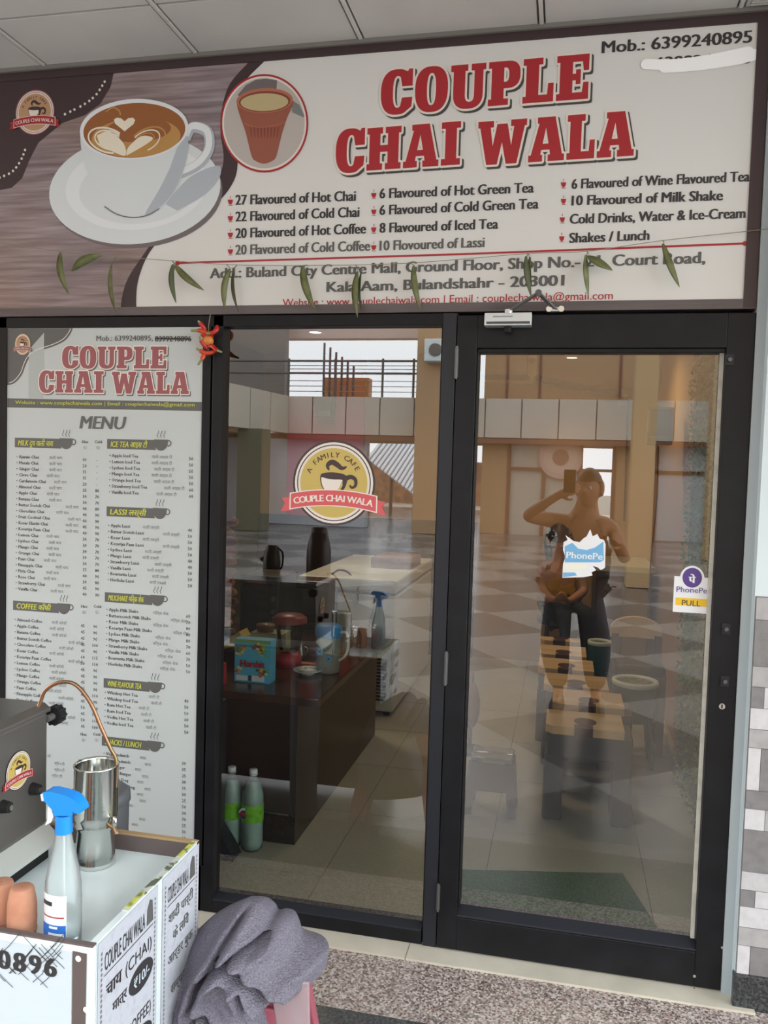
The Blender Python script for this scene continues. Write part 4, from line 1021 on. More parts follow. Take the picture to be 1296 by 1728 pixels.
# spray bottle
sb_ = P(106, 1597, z=CZ); sb_.y = CY0 + 0.058; sb_.x = P(106, 1590, y=sb_.y).x
spb = thing('spray_bottle', 'clear cleaner spray bottle with bright blue trigger head on cart', 'spray bottle', (sb_.x, sb_.y, CZ))
u = (sb_.y + 2.6) / 1400.0
zz_ = lambda py: P(106, py, y=sb_.y).z - CZ
M_pet = clear('clear_plastic', (0.90, 0.95, 0.96), 1.3, body=(226, 238, 238), keep=0.34)
b = MB(); zn = zz_(1402)
b.lathe([(0.001, 0.001), (0.92, 0.001), (1.0, 0.006), (1.0, zn * .42), (0.97, zn * .55), (0.82, zn * .70), (0.62, zn * .82), (0.52, zn * .90), (0.47, zn * .95), (0.40, zn)], (sb_.x, sb_.y, CZ), M_pet, 36, sx=37 * u, sy=27 * u)
b.build('bottle_body', parent=spb)
b = MB(); b.lathe([(0.001, 0.004), (0.9, 0.004), (0.96, 0.01), (0.96, zn * .30), (0.001, zn * .30)], (sb_.x, sb_.y, CZ), clear('pale_liquid', (0.86, 0.93, 0.95), 1.33), 36, sx=36 * u, sy=26 * u); b.build('liquid', parent=spb)
b = MB(); M_lab = mat('label_white', (226, 230, 234), 0.45); M_lbl = mat('label_blue', (40, 104, 188), 0.45)
def curved(mb, px0, px1, py0, py1, m, k):
    """label strip following the elliptical bottle"""
    vs = []; n = 12; A, B_ = 37 * u + 0.0004 * k, 27 * u + 0.0004 * k
    for i in range(n + 1):
        px = px0 + (px1 - px0) * i / n; s_ = max(-0.99, min(0.99, (px - 106) / 37.6)); 
        x = A * s_; y = -B_ * math.sqrt(1 - s_ * s_)
        for py in (py0, py1): vs.append((sb_.x + x, sb_.y + y, CZ + max(0.003, zz_(py))))
    mb.add(vs, [(2 * i, 2 * i + 1, 2 * i + 3, 2 * i + 2) for i in range(n)], m, True)
curved(b, 72, 128, 1500, 1606, M_lab, 1); curved(b, 73, 127, 1549, 1606, M_lbl, 2); curved(b, 92, 124, 1562, 1606, M_lab, 3); curved(b, 76, 100, 1511, 1518, M_dark, 3); curved(b, 72, 124, 1535, 1537, M_red, 3); curved(b, 94, 112, 1551, 1555, M_lab, 3)
b.build('label', parent=spb)
b = MB(); M_blu = mat('trigger_blue', (24, 142, 236), 0.35)
def side(pts): return [P(a, c, y=sb_.y - 0.014) for a, c in pts]
b.prism(side([(72, 1337), (84, 1336), (104, 1341), (118, 1346), (126, 1352), (134, 1364), (136, 1373), (130, 1374), (122, 1370), (122, 1377), (91, 1377), (88, 1366), (80, 1358), (74, 1352)])[::-1], (0, 0.028, 0), M_blu, True)
b.cyl((sb_.x, sb_.y, CZ + zn - 0.002), (sb_.x, sb_.y, CZ + zz_(1374)), 16.5 * u, M_blu, r1=15 * u, n=28); trig = b.build('trigger_head', parent=spb, bevel=0.003)
b = MB(); b.prism([P(a, c, y=sb_.y - 0.007) for a, c in ((79, 1337), (84, 1334.5), (108, 1341), (104, 1343))][::-1], (0, 0.014, 0), M_lab); b.build('top_stripe', parent=trig)
b = MB(); b.prism([P(a, c, y=sb_.y - 0.009) for a, c in ((68, 1341), (73, 1338), (75, 1352), (70, 1352))][::-1], (0, 0.018, 0), M_lab); b.build('nozzle', parent=trig, bevel=0.001)
b = MB(); b.prism([P(a, c, y=sb_.y - 0.006) for a, c in ((81, 1360), (87, 1366), (90, 1378), (86, 1388), (76, 1393), (80, 1382), (80, 1370))][::-1], (0, 0.012, 0), M_lab, True); b.build('trigger_lever', parent=trig)
b = MB(); b.tube([(sb_.x, sb_.y, CZ + 0.01), (sb_.x + .002, sb_.y, CZ + zn * .5), (sb_.x, sb_.y, CZ + zn)], 0.002, M_lab, 6); b.build('dip_tube', parent=spb)
# clay cups
M_clay = mat('terracotta', (196, 142, 114), 0.85, noise=(30, (184, 126, 100), 0.4, 0.7))
for i, (px, py, lab) in enumerate([(37, 1566, 'upside-down clay tea cup touching the spray bottle on the cart'), (2, 1560, 'upside-down clay tea cup at the left edge of the picture on the cart')]):
    yy = CY0 + 0.056 + 0.026 * i; x_ = P(px, py, y=yy).x; rr = 27.5 * (yy + 2.6) / 1400
    hh = P(px, 1496 - 9 * i, y=yy).z - CZ
    cc_ = thing('clay_cup', lab, 'cup', (x_, yy, CZ), group='clay cups on the cart')
    b = MB(); b.lathe([(rr * .88, 0.0), (rr * .96, 0.004), (rr * 1.0, hh * .2), (rr * 1.02, hh * .40), (rr * 1.005, hh * .42), (rr * 1.0, hh * .6), (rr * .95, hh * .76), (rr * .93, hh * .77), (rr * .84, hh * .92), (rr * .76, hh * .985), (rr * .68, hh), (0.001, hh * .99)], (x_, yy, CZ), M_clay, 32); b.build('cup_wall', parent=cc_)
    b = MB(); b.lathe([(rr * .96, hh * .10), (rr * 1.03, hh * .13), (rr * 1.03, hh * .17), (rr * .98, hh * .19)], (x_, yy, CZ), M_clay, 32); b.build('rim_ridge', parent=cc_)

# stool with a towel thrown over it, beside the cart
TY = -0.90
st = thing('plastic_stool', 'translucent pink plastic stool under the grey towel beside the cart', 'stool', (-0.66, TY, 0))
M_pk = clear('pink_plastic', (0.93, 0.62, 0.68), 1.45, body=(206, 110, 128), keep=0.55); M_pkc = clear('cloudy_plastic', (0.9, 0.86, 0.87), 1.45, body=(196, 176, 180), keep=0.5)
zs = 0.40
b = MB(); b.box(-0.78, -0.56, TY - 0.06, TY + 0.08, zs - 0.02, zs, M_pk); b.build('seat', parent=st, bevel=0.012)
for sx_ in (-1, 1):
    for sy_ in (-1, 1):
        b = MB(); xa = -0.665 + sx_ * 0.105; xb2 = -0.665 + sx_ * 0.175; y0 = TY + 0.01 + sy_ * 0.06; y1_ = y0 + sy_ * .02
        w0, w1 = .03, .036
        b.hexa([(xb2 - w1, y1_ - .014, 0), (xb2 + w1, y1_ - .014, 0), (xb2 + w1, y1_ + .014, 0), (xb2 - w1, y1_ + .014, 0), (xa - w0, y0 - .014, zs - .02), (xa + w0, y0 - .014, zs - .02), (xa + w0, y0 + .014, zs - .02), (xa - w0, y0 + .014, zs - .02)], M_pk); b.build('leg', parent=st, bevel=0.004)
b = MB(); b.hexa([(-0.545, TY - .075, .30), (-0.478, TY - .075, .30), (-0.478, TY - .065, .30), (-0.545, TY - .065, .30), (-0.58, TY - .06, .45), (-0.49, TY - .06, .45), (-0.49, TY - .05, .45), (-0.58, TY - .05, .45)], M_pkc); b.build('side_panel', parent=st, bevel=.003)
out = [(412, 1521), (436, 1523), (452, 1535), (460, 1548), (476, 1546), (492, 1551), (500, 1566), (508, 1586), (528, 1596), (551, 1604), (552, 1618), (548, 1634), (536, 1622), (522, 1624), (512, 1634), (490, 1646), (472, 1648), (478, 1670), (488, 1695), (500, 1728), (508, 1790), (500, 1850), (420, 1862), (330, 1856), (286, 1830), (278, 1780), (284, 1720), (287, 1680), (297, 1640), (312, 1602), (332, 1572), (354, 1550), (380, 1534)]
out = [(p.x, p.y) for p in smooth_path([(a, c, 0) for a, c in out + [out[0]]], 9)][:-1]
creases = [[(424, 1524), (410, 1550), (398, 1578), (378, 1604), (371, 1624), (370, 1645), (386, 1670), (398, 1700), (402, 1740)], [(396, 1579), (418, 1577), (440, 1592), (462, 1610), (488, 1634), (500, 1636)],
           [(398, 1578), (425, 1566), (450, 1560), (468, 1556)], [(340, 1676), (360, 1686), (382, 1708), (396, 1722)], [(322, 1610), (328, 1640), (340, 1672), (345, 1720)], [(445, 1612), (462, 1640), (476, 1668), (490, 1715)], [(372, 1640), (392, 1648), (402, 1662)]]
def segd(p, a, b_):
    ax, ay = b_[0] - a[0], b_[1] - a[1]; t = max(0, min(1, ((p[0] - a[0]) * ax + (p[1] - a[1]) * ay) / (ax * ax + ay * ay)))
    return math.hypot(p[0] - a[0] - ax * t, p[1] - a[1] - ay * t)
tw = MB(); M_tow = mat('grey_terry', (142, 138, 150), 0.95, noise=(260, (116, 113, 126), 0.35, 0.7), bump=(240, 0.9), spec=0.1)
cx_, cy_ = 412, 1640; NA, NR = len(out), 90; cols = []
rndt = random.Random(5)
for side_ in (0, 1):
    vs = [None]
    for j in range(NR + 1):
        s_ = j / NR
        for i in range(NA):
            p = (cx_ + (out[i][0] - cx_) * s_, cy_ + (out[i][1] - cy_) * s_)
            dep = 0.15 * (max(0.0, 1 - s_ ** 2.6)) ** 0.6
            if side_ == 0:
                kf = min(1.0, dep / .07)
                for c in creases:
                    d = min(segd(p, c[q], c[q + 1]) for q in range(len(c) - 1))
                    dep += kf * (-0.050 * math.exp(-(d / 3.6) ** 2) + 0.018 * math.exp(-((d - 12) / 7) ** 2))
                dep += (0.005 * math.sin(p[0] * 0.09 + p[1] * 0.05) + 0.003 * math.sin(p[0] * 0.13 - p[1] * 0.16 + 1.0)) * (1 - s_ ** 4)
                vs.append(P(p[0], p[1], y=TY + 0.02) + Vector((0, -dep, 0)))
            else:
                vs.append(P(p[0], p[1], y=TY + 0.02) + Vector((0, dep * 0.9, 0)))
    vs[0] = sum((vs[1 + i] for i in range(NA)), Vector()) / NA
    fs = []
    for j in range(NR):
        for i in range(NA):
            a, b2 = 1 + j * NA + i, 1 + j * NA + (i + 1) % NA; c, d = b2 + NA, a + NA
            fs.append((a, b2, c, d) if side_ else (a, d, c, b2))
    tw.add(vs[:], fs, M_tow, True)
o = tw.build('towel'); tag(o, 'crumpled grey terry towel thrown over the pink stool', 'towel')

# ------------------------------------------------------------------ inside the cafe
KT = 0.615
ct = thing('serving_counter', 'dark laminate serving counter just inside the window', 'counter', (-1.4, 1.3, 0))
b = MB(); b.box(-2.1, -1.02, 0.56, 2.02, 0.0, 0.58, M_wood_dark); b.build('body', parent=ct, bevel=0.002)
b = MB(); b.box(-2.12, -0.93, 0.545, 2.04, 0.58, KT, mat('counter_top', (60, 40, 34), 0.18, noise=(6, (76, 50, 42), 0.4, 0.7))); b.build('worktop', parent=ct, bevel=0.004)
b = MB(); b.bar((-1.30, 0.556, 0.13), (-1.045, 0.556, 0.125), 0.006, 0.008, M_steel); b.build('door_handle', parent=ct)
def on_top(px, py, z=KT): return P(px, py, z=z)
# soda bottles on the floor
def soda(px, py, top, label, first=None):
    q = P(px, py, z=0); s_ = (q.y + 2.6) / 1400; H = P(px, top, y=q.y).z
    t = thing('soda_bottle', label, 'bottle', (q.x, q.y, 0), group='two large soda bottles by the counter')
    r = 20.5 * s_
    b = MB(); b.lathe([(0.001, .004), (r * .7, 0), (r * .9, .01), (r, H * .1), (r, H * .36), (r * .97, H * .38), (r * .97, H * .58), (r, H * .60), (r * .97, H * .70), (r * .78, H * .80), (r * .45, H * .88), (r * .32, H * .92), (r * .32, H * .955)], (q.x, q.y, 0), M_soda, 28); b.build('bottle_body', parent=t)
    b = MB(); b.lathe([(0.001, .008), (r * .85, .012), (r * .95, H * .1), (r * .95, H * .56), (r * .92, H * .70), (r * .5, H * .83), (0.001, H * .83)], (q.x, q.y, 0), M_sodal, 28); b.build('drink', parent=t)
    b = MB(); b.lathe([(r * .985, H * .375), (r * .985, H * .585)], (q.x, q.y, 0), M_green, 28)
    b.ball((q.x - .45 * r, q.y - r * .87, H * .485), r * .52, .003, H * .07, M_stk, 16, 8); b.ball((q.x - .45 * r, q.y - r * .88, H * .48), r * .47, .003, H * .062, M_navy, 16, 8); b.ball((q.x - .42 * r, q.y - r * .90, H * .475), r * .56, .003, H * .028, M_red, 14, 8)
    b.build('label', parent=t)
    b = MB(); b.lathe([(r * .36, H * .945), (r * .36, H * .995), (r * .32, H), (0.001, H)], (q.x, q.y, 0), M_stk, 20); b.lathe([(r * .37, H * .93), (r * .40, H * .935), (r * .37, H * .94)], (q.x, q.y, 0), M_stk, 20); b.build('cap', parent=t)
M_soda = clear('soda_pet', (0.94, 0.98, 0.97), 1.45, body=(200, 222, 214), keep=0.12); M_sodal = clear('soda_lime', (0.84, 0.93, 0.90), 1.33, body=(196, 220, 212), keep=0.6)
M_green = mat('label_lime', (120, 190, 40), 0.4, noise=(50, (96, 170, 34), 0.45, 0.6)); M_navy = mat('label_navy', (30, 60, 110), 0.4)
soda(425, 1433, 1297, 'two-litre lime soda bottle nearer the counter corner, full label showing')
soda(389, 1427, 1293, 'two-litre lime soda bottle against the left window frame')
# boxed sweets with printed front
bx = on_top(425, 1152); bx.y = max(bx.y, 0.56)
t = thing('snack_box', 'blue printed snack box with red lettering at the counter front', 'box', (bx.x, bx.y, KT)); s_ = (bx.y + 2.6) / 1400
w_, h_ = 34 * s_, 78 * s_
b = MB(); b.box(bx.x - w_, bx.x + w_, bx.y, bx.y + 0.07, KT, KT + h_, mat('box_sky_blue', (84, 178, 214), 0.4)); b.build('carton', parent=t, bevel=0.001)
B3 = Sheet((bx.x - w_, bx.y - 0.0006, KT), X * (2 * w_), Z * h_, -Y, 0.0004); b = MB()
B3.poly(b, [(0, .92), (1, .92), (1, 1), (0, 1)], mat('box_green', (70, 150, 60), 0.4), 1)
rb = random.Random(11); fc = [mat('box_food_a', (190, 90, 50), 0.5), mat('box_food_b', (222, 176, 80), 0.5), mat('box_food_c', (210, 214, 206), 0.5), mat('box_food_d', (110, 80, 60), 0.5), M_green]
for (cx2, cy2, rx2, ry2, n2) in ((.2, .74, .18, .14, 16), (.75, .78, .22, .16, 22), (.12, .28, .12, .08, 8), (.8, .26, .18, .09, 12)):
    for i in range(n2): a, r_ = rb.random() * 6.28, rb.random() ** .5; B3.poly(b, ell(cx2 + rx2 * r_ * math.cos(a), cy2 + ry2 * r_ * math.sin(a), .05, .035, 8), rb.choice(fc), 2 + i)
B3.poly(b, [(.05, .04), (.38, .04), (.38, .16), (.05, .16)], M_stk, 2); B3.poly(b, [(.5, .04), (.85, .04), (.85, .17), (.5, .17)], M_stk, 2); B3.poly(b, [(.4, .04), (.48, .04), (.48, .17), (.4, .17)], M_navy, 2)
b.build('printed_front', parent=t)
b = MB(); b.text('Harshit', B3.pt(.2, .38, 30), X, Z, h_ * .17, M_red, w=2 * w_ * .68, bold=0.05); b.build('box_lettering', parent=t)
# water jug
jq = on_top(553, 1134); s_ = (jq.y + 2.6) / 1400
t = thing('water_jug', 'clear plastic water jug with blue lid and flower print on counter', 'jug', (jq.x, jq.y, KT))
Hj = P(553, 1054, y=jq.y).z - KT; r = 23 * s_
M_jug = clear('jug_plastic', (0.90, 0.94, 0.94), 1.45, body=(186, 190, 178), keep=0.45)
b = MB(); b.lathe([(0.001, 0.002), (r * .86, 0.002), (r * .9, .008), (r, Hj * .8), (r, Hj * .84)], (jq.x, jq.y, KT), M_jug, 32); b.build('jug_body', parent=t)
b = MB(); b.lathe([(r * 1.03, Hj * .76), (r * 1.06, Hj * .8), (r * 1.04, Hj * .95), (r * .9, Hj), (0.001, Hj)], (jq.x, jq.y, KT), mat('lid_blue', (36, 138, 206), 0.4), 32); b.build('lid', parent=t)
b = MB(); b.tube(smooth_path([(jq.x + r * .9, jq.y - .01, KT + Hj * .86), (jq.x + r * 1.5, jq.y - .015, KT + Hj * .86), (jq.x + r * 1.65, jq.y - .015, KT + Hj * .6), (jq.x + r * 1.4, jq.y - .015, KT + Hj * .38), (jq.x + r * .92, jq.y - .01, KT + Hj * .28)], 6), .006, mat('handle_cream', (214, 204, 180), 0.5), 10); b.build('handle', parent=t)
b = MB()
for (dx, f) in ((-.4, .47), (.3, .34)):
    yy = -r * math.sqrt(1 - dx * dx) - .001
    for i in range(6): a = i * PI / 3; b.ball((jq.x + dx * r + .011 * math.cos(a), jq.y + yy, KT + Hj * f + .011 * math.sin(a)), .007, .0025, .007, M_sky, 10, 6)
    b.ball((jq.x + dx * r, jq.y + yy - .001, KT + Hj * f), .004, .0025, .004, M_navy, 10, 6)
b.build('flower_print', parent=t)
# saucer
q = on_top(519, 1137); b = MB(); r = 26 * (q.y + 2.6) / 1400; t = thing('saucer', 'white saucer with leaf pattern lying at the counter edge', 'saucer', (q.x, q.y, KT))
b.lathe([(0.001, .006), (r * .5, .006), (r * .62, .008), (r, .018), (r * 1.0, .021), (r * .6, .012), (0.001, .009)], (q.x, q.y, KT), M_stk, 32)
b.lathe([(r * .4, 0), (r * .42, .007)], (q.x, q.y, KT), M_stk, 24); b.build('dish', parent=t)
b = MB()
for a in range(0, 360, 60): b.ball((q.x + r * .72 * math.cos(R_(a)), q.y + r * .72 * math.sin(R_(a)), KT + .0165), .006, .004, .0015, M_green, 8, 6)
b.build('leaf_pattern', parent=t)
# mixer jar
q = on_top(487, 1122); s_ = (q.y + 2.6) / 1400; Hm = P(487, 1036, y=q.y).z - KT; t = thing('mixer_jar', 'glass mixer jar on a red base with dark red lid, on the counter', 'mixer', (q.x, q.y, KT))
b = MB(); b.lathe([(0.001, 0), (24 * s_, 0), (22 * s_, Hm * .15), (17 * s_, Hm * .26), (0.001, Hm * .26)], (q.x, q.y, KT), M_red, 28); b.build('motor_base', parent=t)
b = MB(); b.lathe([(14 * s_, Hm * .26), (20 * s_, Hm * .4), (25 * s_, Hm * .86)], (q.x, q.y, KT), M_gl, 28); b.build('jar', parent=t)
b = MB(); b.lathe([(31 * s_, Hm * .84), (31 * s_, Hm * .93), (24 * s_, Hm * .99), (0.001, Hm)], (q.x, q.y, KT), mat('lid_maroon', (132, 36, 34), 0.4), 28); b.build('lid', parent=t)
# small things on the counter
q = on_top(507, 1113); t = thing('milk_pitcher', 'small bright steel milk pitcher in front of the red-lidded mixer', 'pitcher', (q.x, q.y, KT)); b = MB(); b.lathe([(0.001, 0), (.024, 0), (.026, .01), (.02, .05), (.015, .07), (.018, .085), (.0165, .085), (.013, .07)], (q.x, q.y, KT), M_steel, 24); b.build('pitcher_body', parent=t)
b = MB(); b.tube([(q.x + .02, q.y, KT + .065), (q.x + .036, q.y, KT + .055), (q.x + .024, q.y, KT + .02)], .003, M_steel, 8); b.build('handle', parent=t)
q = on_top(516, 1124); b = MB(); b.box(q.x - .05, q.x + .045, q.y - .01, q.y + .03, KT, KT + .014, mat('packet_orange', (206, 104, 40), 0.4, noise=(40, (190, 50, 36), 0.45, 0.6))); tag(b.build('spice_packet', bevel=.005), 'flat orange packet lying behind the white saucer', 'packet')
q = on_top(432, 1108); q.y += .1; b = MB(); b.box(q.x - .07, q.x + .1, q.y, q.y + .12, KT, KT + .095, mat('box_olive', (156, 152, 104), 0.5)); b.box(q.x - .07, q.x + .1, q.y - .001, q.y, KT + .06, KT + .09, mat('box_pale', (190, 186, 150), 0.5)); tag(b.build('tea_carton', bevel=.003), 'olive green tea carton behind the blue snack box', 'box')
q.x += -.01; b = MB(); b.lathe([(0.001, 0), (.042, 0), (.046, .03), (.046, .036), (.001, .04)], (q.x, q.y + .05, KT + .095), mat('tin_brown', (128, 92, 66), 0.4), 28); tag(b.build('round_tin'), 'round brown tin on top of the olive tea carton', 'tin')
q = on_top(385, 1118); b = MB(); b.prism([(q.x - .06, q.y, KT + .05), (q.x + .06, q.y, KT + .09), (q.x + .07, q.y, KT + .12), (q.x + .05, q.y, KT + .15), (q.x - .05, q.y, KT + .08)], (0, .1, 0), mat('tray_yellow', (196, 160, 72), 0.5)); b.box(q.x - .06, q.x + .06, q.y, q.y + .1, KT, KT + .05, M_dk); tag(b.build('paper_tray', bevel=.003), 'tilted yellow paper tray on a black block by the window frame', 'tray')
q = P(372, 1150, y=0.62); b = MB(); b.box(q.x - .02, q.x + .012, .62, .66, KT, KT + .09, mat('packet_red', (196, 24, 44), 0.35)); tag(b.build('red_packet', bevel=.004), 'narrow red packet standing at the left window edge', 'packet')
# made-up black box, kept to make this part of the interior dark
oq = P(437, 1045, z=KT); oy = 1.55
ox0, ox1 = P(405, 1000, y=oy).x, P(470, 1000, y=oy).x; oz = P(437, 972, y=oy).z
t = thing('dark_stand_in', 'added black box standing for the dark area on the far counter', 'dark_stand_in', ((ox0 + ox1) / 2, oy, KT)); M_ob = mat('stand_in_black', (30, 32, 30), 0.35)
b = MB(); b.box(ox0, ox1, oy, oy + .3, KT, oz, M_ob); b.build('casing', parent=t, bevel=.006)
b = MB(); b.box(ox0 + .02, ox1 - .05, oy - .006, oy, KT + .04, oz - .04, mat('stand_in_front', (20, 22, 20), 0.15)); od = b.build('stand_in_front', parent=t); b = MB(); b.bar((ox0 + .03, oy - .02, oz - .03), (ox1 - .06, oy - .02, oz - .03), .01, .01, M_steel); b.build('handle', parent=od)
for k in range(3): b = MB(); b.cyl((ox1 - .025, oy - .014, KT + .08 + .07 * k), (ox1 - .025, oy, KT + .08 + .07 * k), .013, M_dgrey, n=16); b.build('knob', parent=t)
# second made-up black box, extending the dark area beside the first
fy = 1.85; f0, f1 = P(486, 1000, y=fy).x, P(556, 1000, y=fy).x; fz = P(510, 980, y=fy).z
t = thing('dark_stand_in_far', 'added black box standing for the dark area before the white freezer', 'cabinet', ((f0 + f1) / 2, fy, KT)); b = MB(); b.box(f0, f1, fy, fy + .18, KT, fz, M_ob); b.build('casing', parent=t, bevel=.004)
b = MB(); b.cyl((f0 + .03, fy + .05, fz), (f0 + .03, fy + .05, fz + .05), .018, M_dk); b.build('top_knob', parent=t); b = MB(); b.box(f0 + .02, f1 - .02, fy - .004, fy, KT + .05, fz - .05, mat('stand_in_panel', (48, 36, 30), 0.2)); b.build('front_door', parent=t)
# tall spray bottle and jars at the far end of the counter
q = on_top(652, 1084); q.x = min(q.x, -0.955 + 0.0); s_ = (q.y + 2.6) / 1400; Hs = P(652, 998, y=q.y).z - KT
t = thing('glass_cleaner', 'grey see-through spray bottle at the far end of the counter', 'spray bottle', (q.x, q.y, KT)); M_gs = clear('grey_plastic', (0.7, 0.74, 0.74), 1.45, body=(120, 128, 128), keep=0.4)
b = MB(); b.lathe([(0.001, 0), (14 * s_, 0), (15 * s_, .01), (14 * s_, Hs * .45), (8 * s_, Hs * .7), (5 * s_, Hs * .85)], (q.x, q.y, KT), M_gs, 24); b.build('bottle_body', parent=t)
b = MB(); b.prism([(q.x - .045, q.y - .008, KT + Hs * .93), (q.x + .04, q.y - .008, KT + Hs * .95), (q.x + .04, q.y - .008, KT + Hs * .99), (q.x - .02, q.y - .008, KT + Hs), (q.x - .045, q.y - .008, KT + Hs * .98)], (0, .016, 0), M_dgrey); b.cyl((q.x, q.y, KT + Hs * .84), (q.x, q.y, KT + Hs * .94), .014, M_dgrey); b.build('trigger_head', parent=t)
for i, (px, m_, lb) in enumerate(((630, clear('honey', (0.8, 0.5, 0.36), 1.4, body=(140, 70, 46), keep=.6), 'small jar with brown contents beside the grey spray bottle'), (598, M_gl, 'small clear glass jar behind the blue-lidded jug'))):
    q = on_top(px, 1084 + 4 * i); t = thing('jar', lb, 'jar', (q.x, q.y, KT)); b = MB(); b.lathe([(0.001, .001), (.034, .001), (.037, .01), (.037, .06), (.026, .075), (.026, .085)], (q.x, q.y, KT), m_, 24); b.build('jar_body', parent=t)
    b = MB(); b.lathe([(.029, .08), (.029, .098), (.001, .1)], (q.x, q.y, KT), M_steel, 24); b.build('lid', parent=t)
# chest freezer
FX0, FX1, FY0, FY1 = -1.62, -0.99, 2.38, 3.75
t = thing('chest_freezer', 'white chest freezer with side vent behind the counter', 'freezer', ((FX0 + FX1) / 2, (FY0 + FY1) / 2, 0)); M_fz = mat('freezer_white', (206, 206, 192), 0.35)
b = MB(); b.box(FX0, FX1, FY0, FY1, 0.03, 0.76, M_fz); b.build('cabinet', parent=t, bevel=.012)
b = MB(); b.box(FX0 + .01, FX1 - .01, FY0 + .01, FY1 - .01, .76, .775, M_dk); b.build('door_seal', parent=t)
b = MB(); b.box(FX0 - .005, FX1 + .005, FY0 - .005, FY1 + .005, .775, .855, M_fz); b.build('lid', parent=t, bevel=.015)
b = MB()
for k in range(13): b.box(FX1 - .16, FX1 - .05, FY0 - .006, FY0 + .002, .10 + .021 * k, .112 + .021 * k, M_dk)
b.build('vent', parent=t)
for x in (FX0 + .05, FX1 - .05):
    for y in (FY0 + .05, FY1 - .05): b = MB(); b.cyl((x, y, 0), (x, y, .035), .02, M_dk, n=16); b.build('foot', parent=t)
pts = [P(a, c, y=FY0 + .12) for a, c in ((552, 990), (556, 972), (572, 962), (590, 968), (602, 990), (612, 1018))]
b = MB(); b.tube(smooth_path([Vector((pts[0].x, pts[0].y, .856))] + pts[1:-1] + [Vector((pts[-1].x, FY0 - .008, .80)), Vector((pts[-1].x, FY0 - .012, .70))], 6), .006, M_dk, 8); tag(b.build('power_cable'), 'black cable looping over the freezer lid', 'cable')
b = MB(); b.box(FX1 - .3, FX1 - .02, FY1 - .8, FY1 - .4, .855, .93, mat('carton_brown', (132, 92, 62), 0.7)); tag(b.build('cardboard_box', bevel=.003), 'brown cardboard box lying on the freezer lid', 'box')
# strip of snack packets by the left frame
t = thing('packet_strip', 'hanging strip of reddish snack packets at the left window edge', 'snack packets', P(382, 960, y=1.3)); rb = random.Random(2)
b = MB(); b.tube([Vector((P(383, 860, y=1.3).x, 1.3, 2.5)), P(383, 860, y=1.3), P(380, 1075, y=1.3)], .002, M_dgrey, 6); b.build('hanging_tape', parent=t)
for i in range(12):
    q = P(382 + rb.uniform(-5, 7), 880 + 17 * i, y=1.3 + rb.uniform(-.04, .04)); b = MB(); b.ball(q, .05, .014, .026, mat('packet_%s' % 'abc'[i % 3], ((146, 74, 58), (170, 112, 70), (112, 58, 52))[i % 3], 0.35), 14, 8); b.build('packet', parent=t)
b = MB(); q0 = P(366, 1290, y=.42); b.box(-1.36, -1.27, .36, .44, 0.0, .62, M_black2); b.prism([(-1.36, .36, 0), (-1.20, .36, 0), (-1.225, .36, .05), (-1.29, .36, .14), (-1.36, .36, .14)], (0, .08, 0), M_black2); tag(b.build('pedestal_stand', bevel=.01), 'dark grey stand with sloping foot behind the left frame', 'stand')

# green mat and grass-clad side wall
M_mat = mat('turf_green', (86, 118, 76), 0.9, noise=(180, (60, 94, 56), 0.35, 0.65), bump=(300, 1.0), spec=.1)
b = MB(); b.prism([(-0.42, .07, 0.0), (.42, .07, 0.0), (.275, .655, 0.0), (-.40, .50, 0.0)], (0, 0, .014), M_mat); tag(b.build('door_mat'), 'green artificial grass mat on the floor inside the glass door', 'mat')
M_ivy = [mat('ivy_a', (52, 112, 34), 0.6), mat('ivy_b', (84, 136, 44), 0.6), mat('ivy_c', (40, 78, 30), 0.6)]
b = MB(); rb = random.Random(9)
b.box(.63, .66, .56, 1.9, .02, 2.4, M_ivy[2])
for i in range(6000):
    y, z = .57 + (rb.random() ** 1.3) * 1.3, .03 + rb.random() * 2.36; x = .632 - rb.random() * .03
    a = rb.random() * 6.28; L = .02 + rb.random() * .025; dx = -.012 - rb.random() * .012
    u_ = Vector((dx, math.cos(a) * L, math.sin(a) * L)); v_ = Vector((0, -math.sin(a) * L * .3, math.cos(a) * L * .3)); c = Vector((x, y, z))
    b.add([c, c + u_ * .5 + v_, c + u_, c + u_ * .5 - v_], [(0, 1, 2, 3)], M_ivy[i % 3])
tag(b.build('grass_wall'), 'artificial green foliage covering the right side wall inside', 'grass wall', kind='stuff')

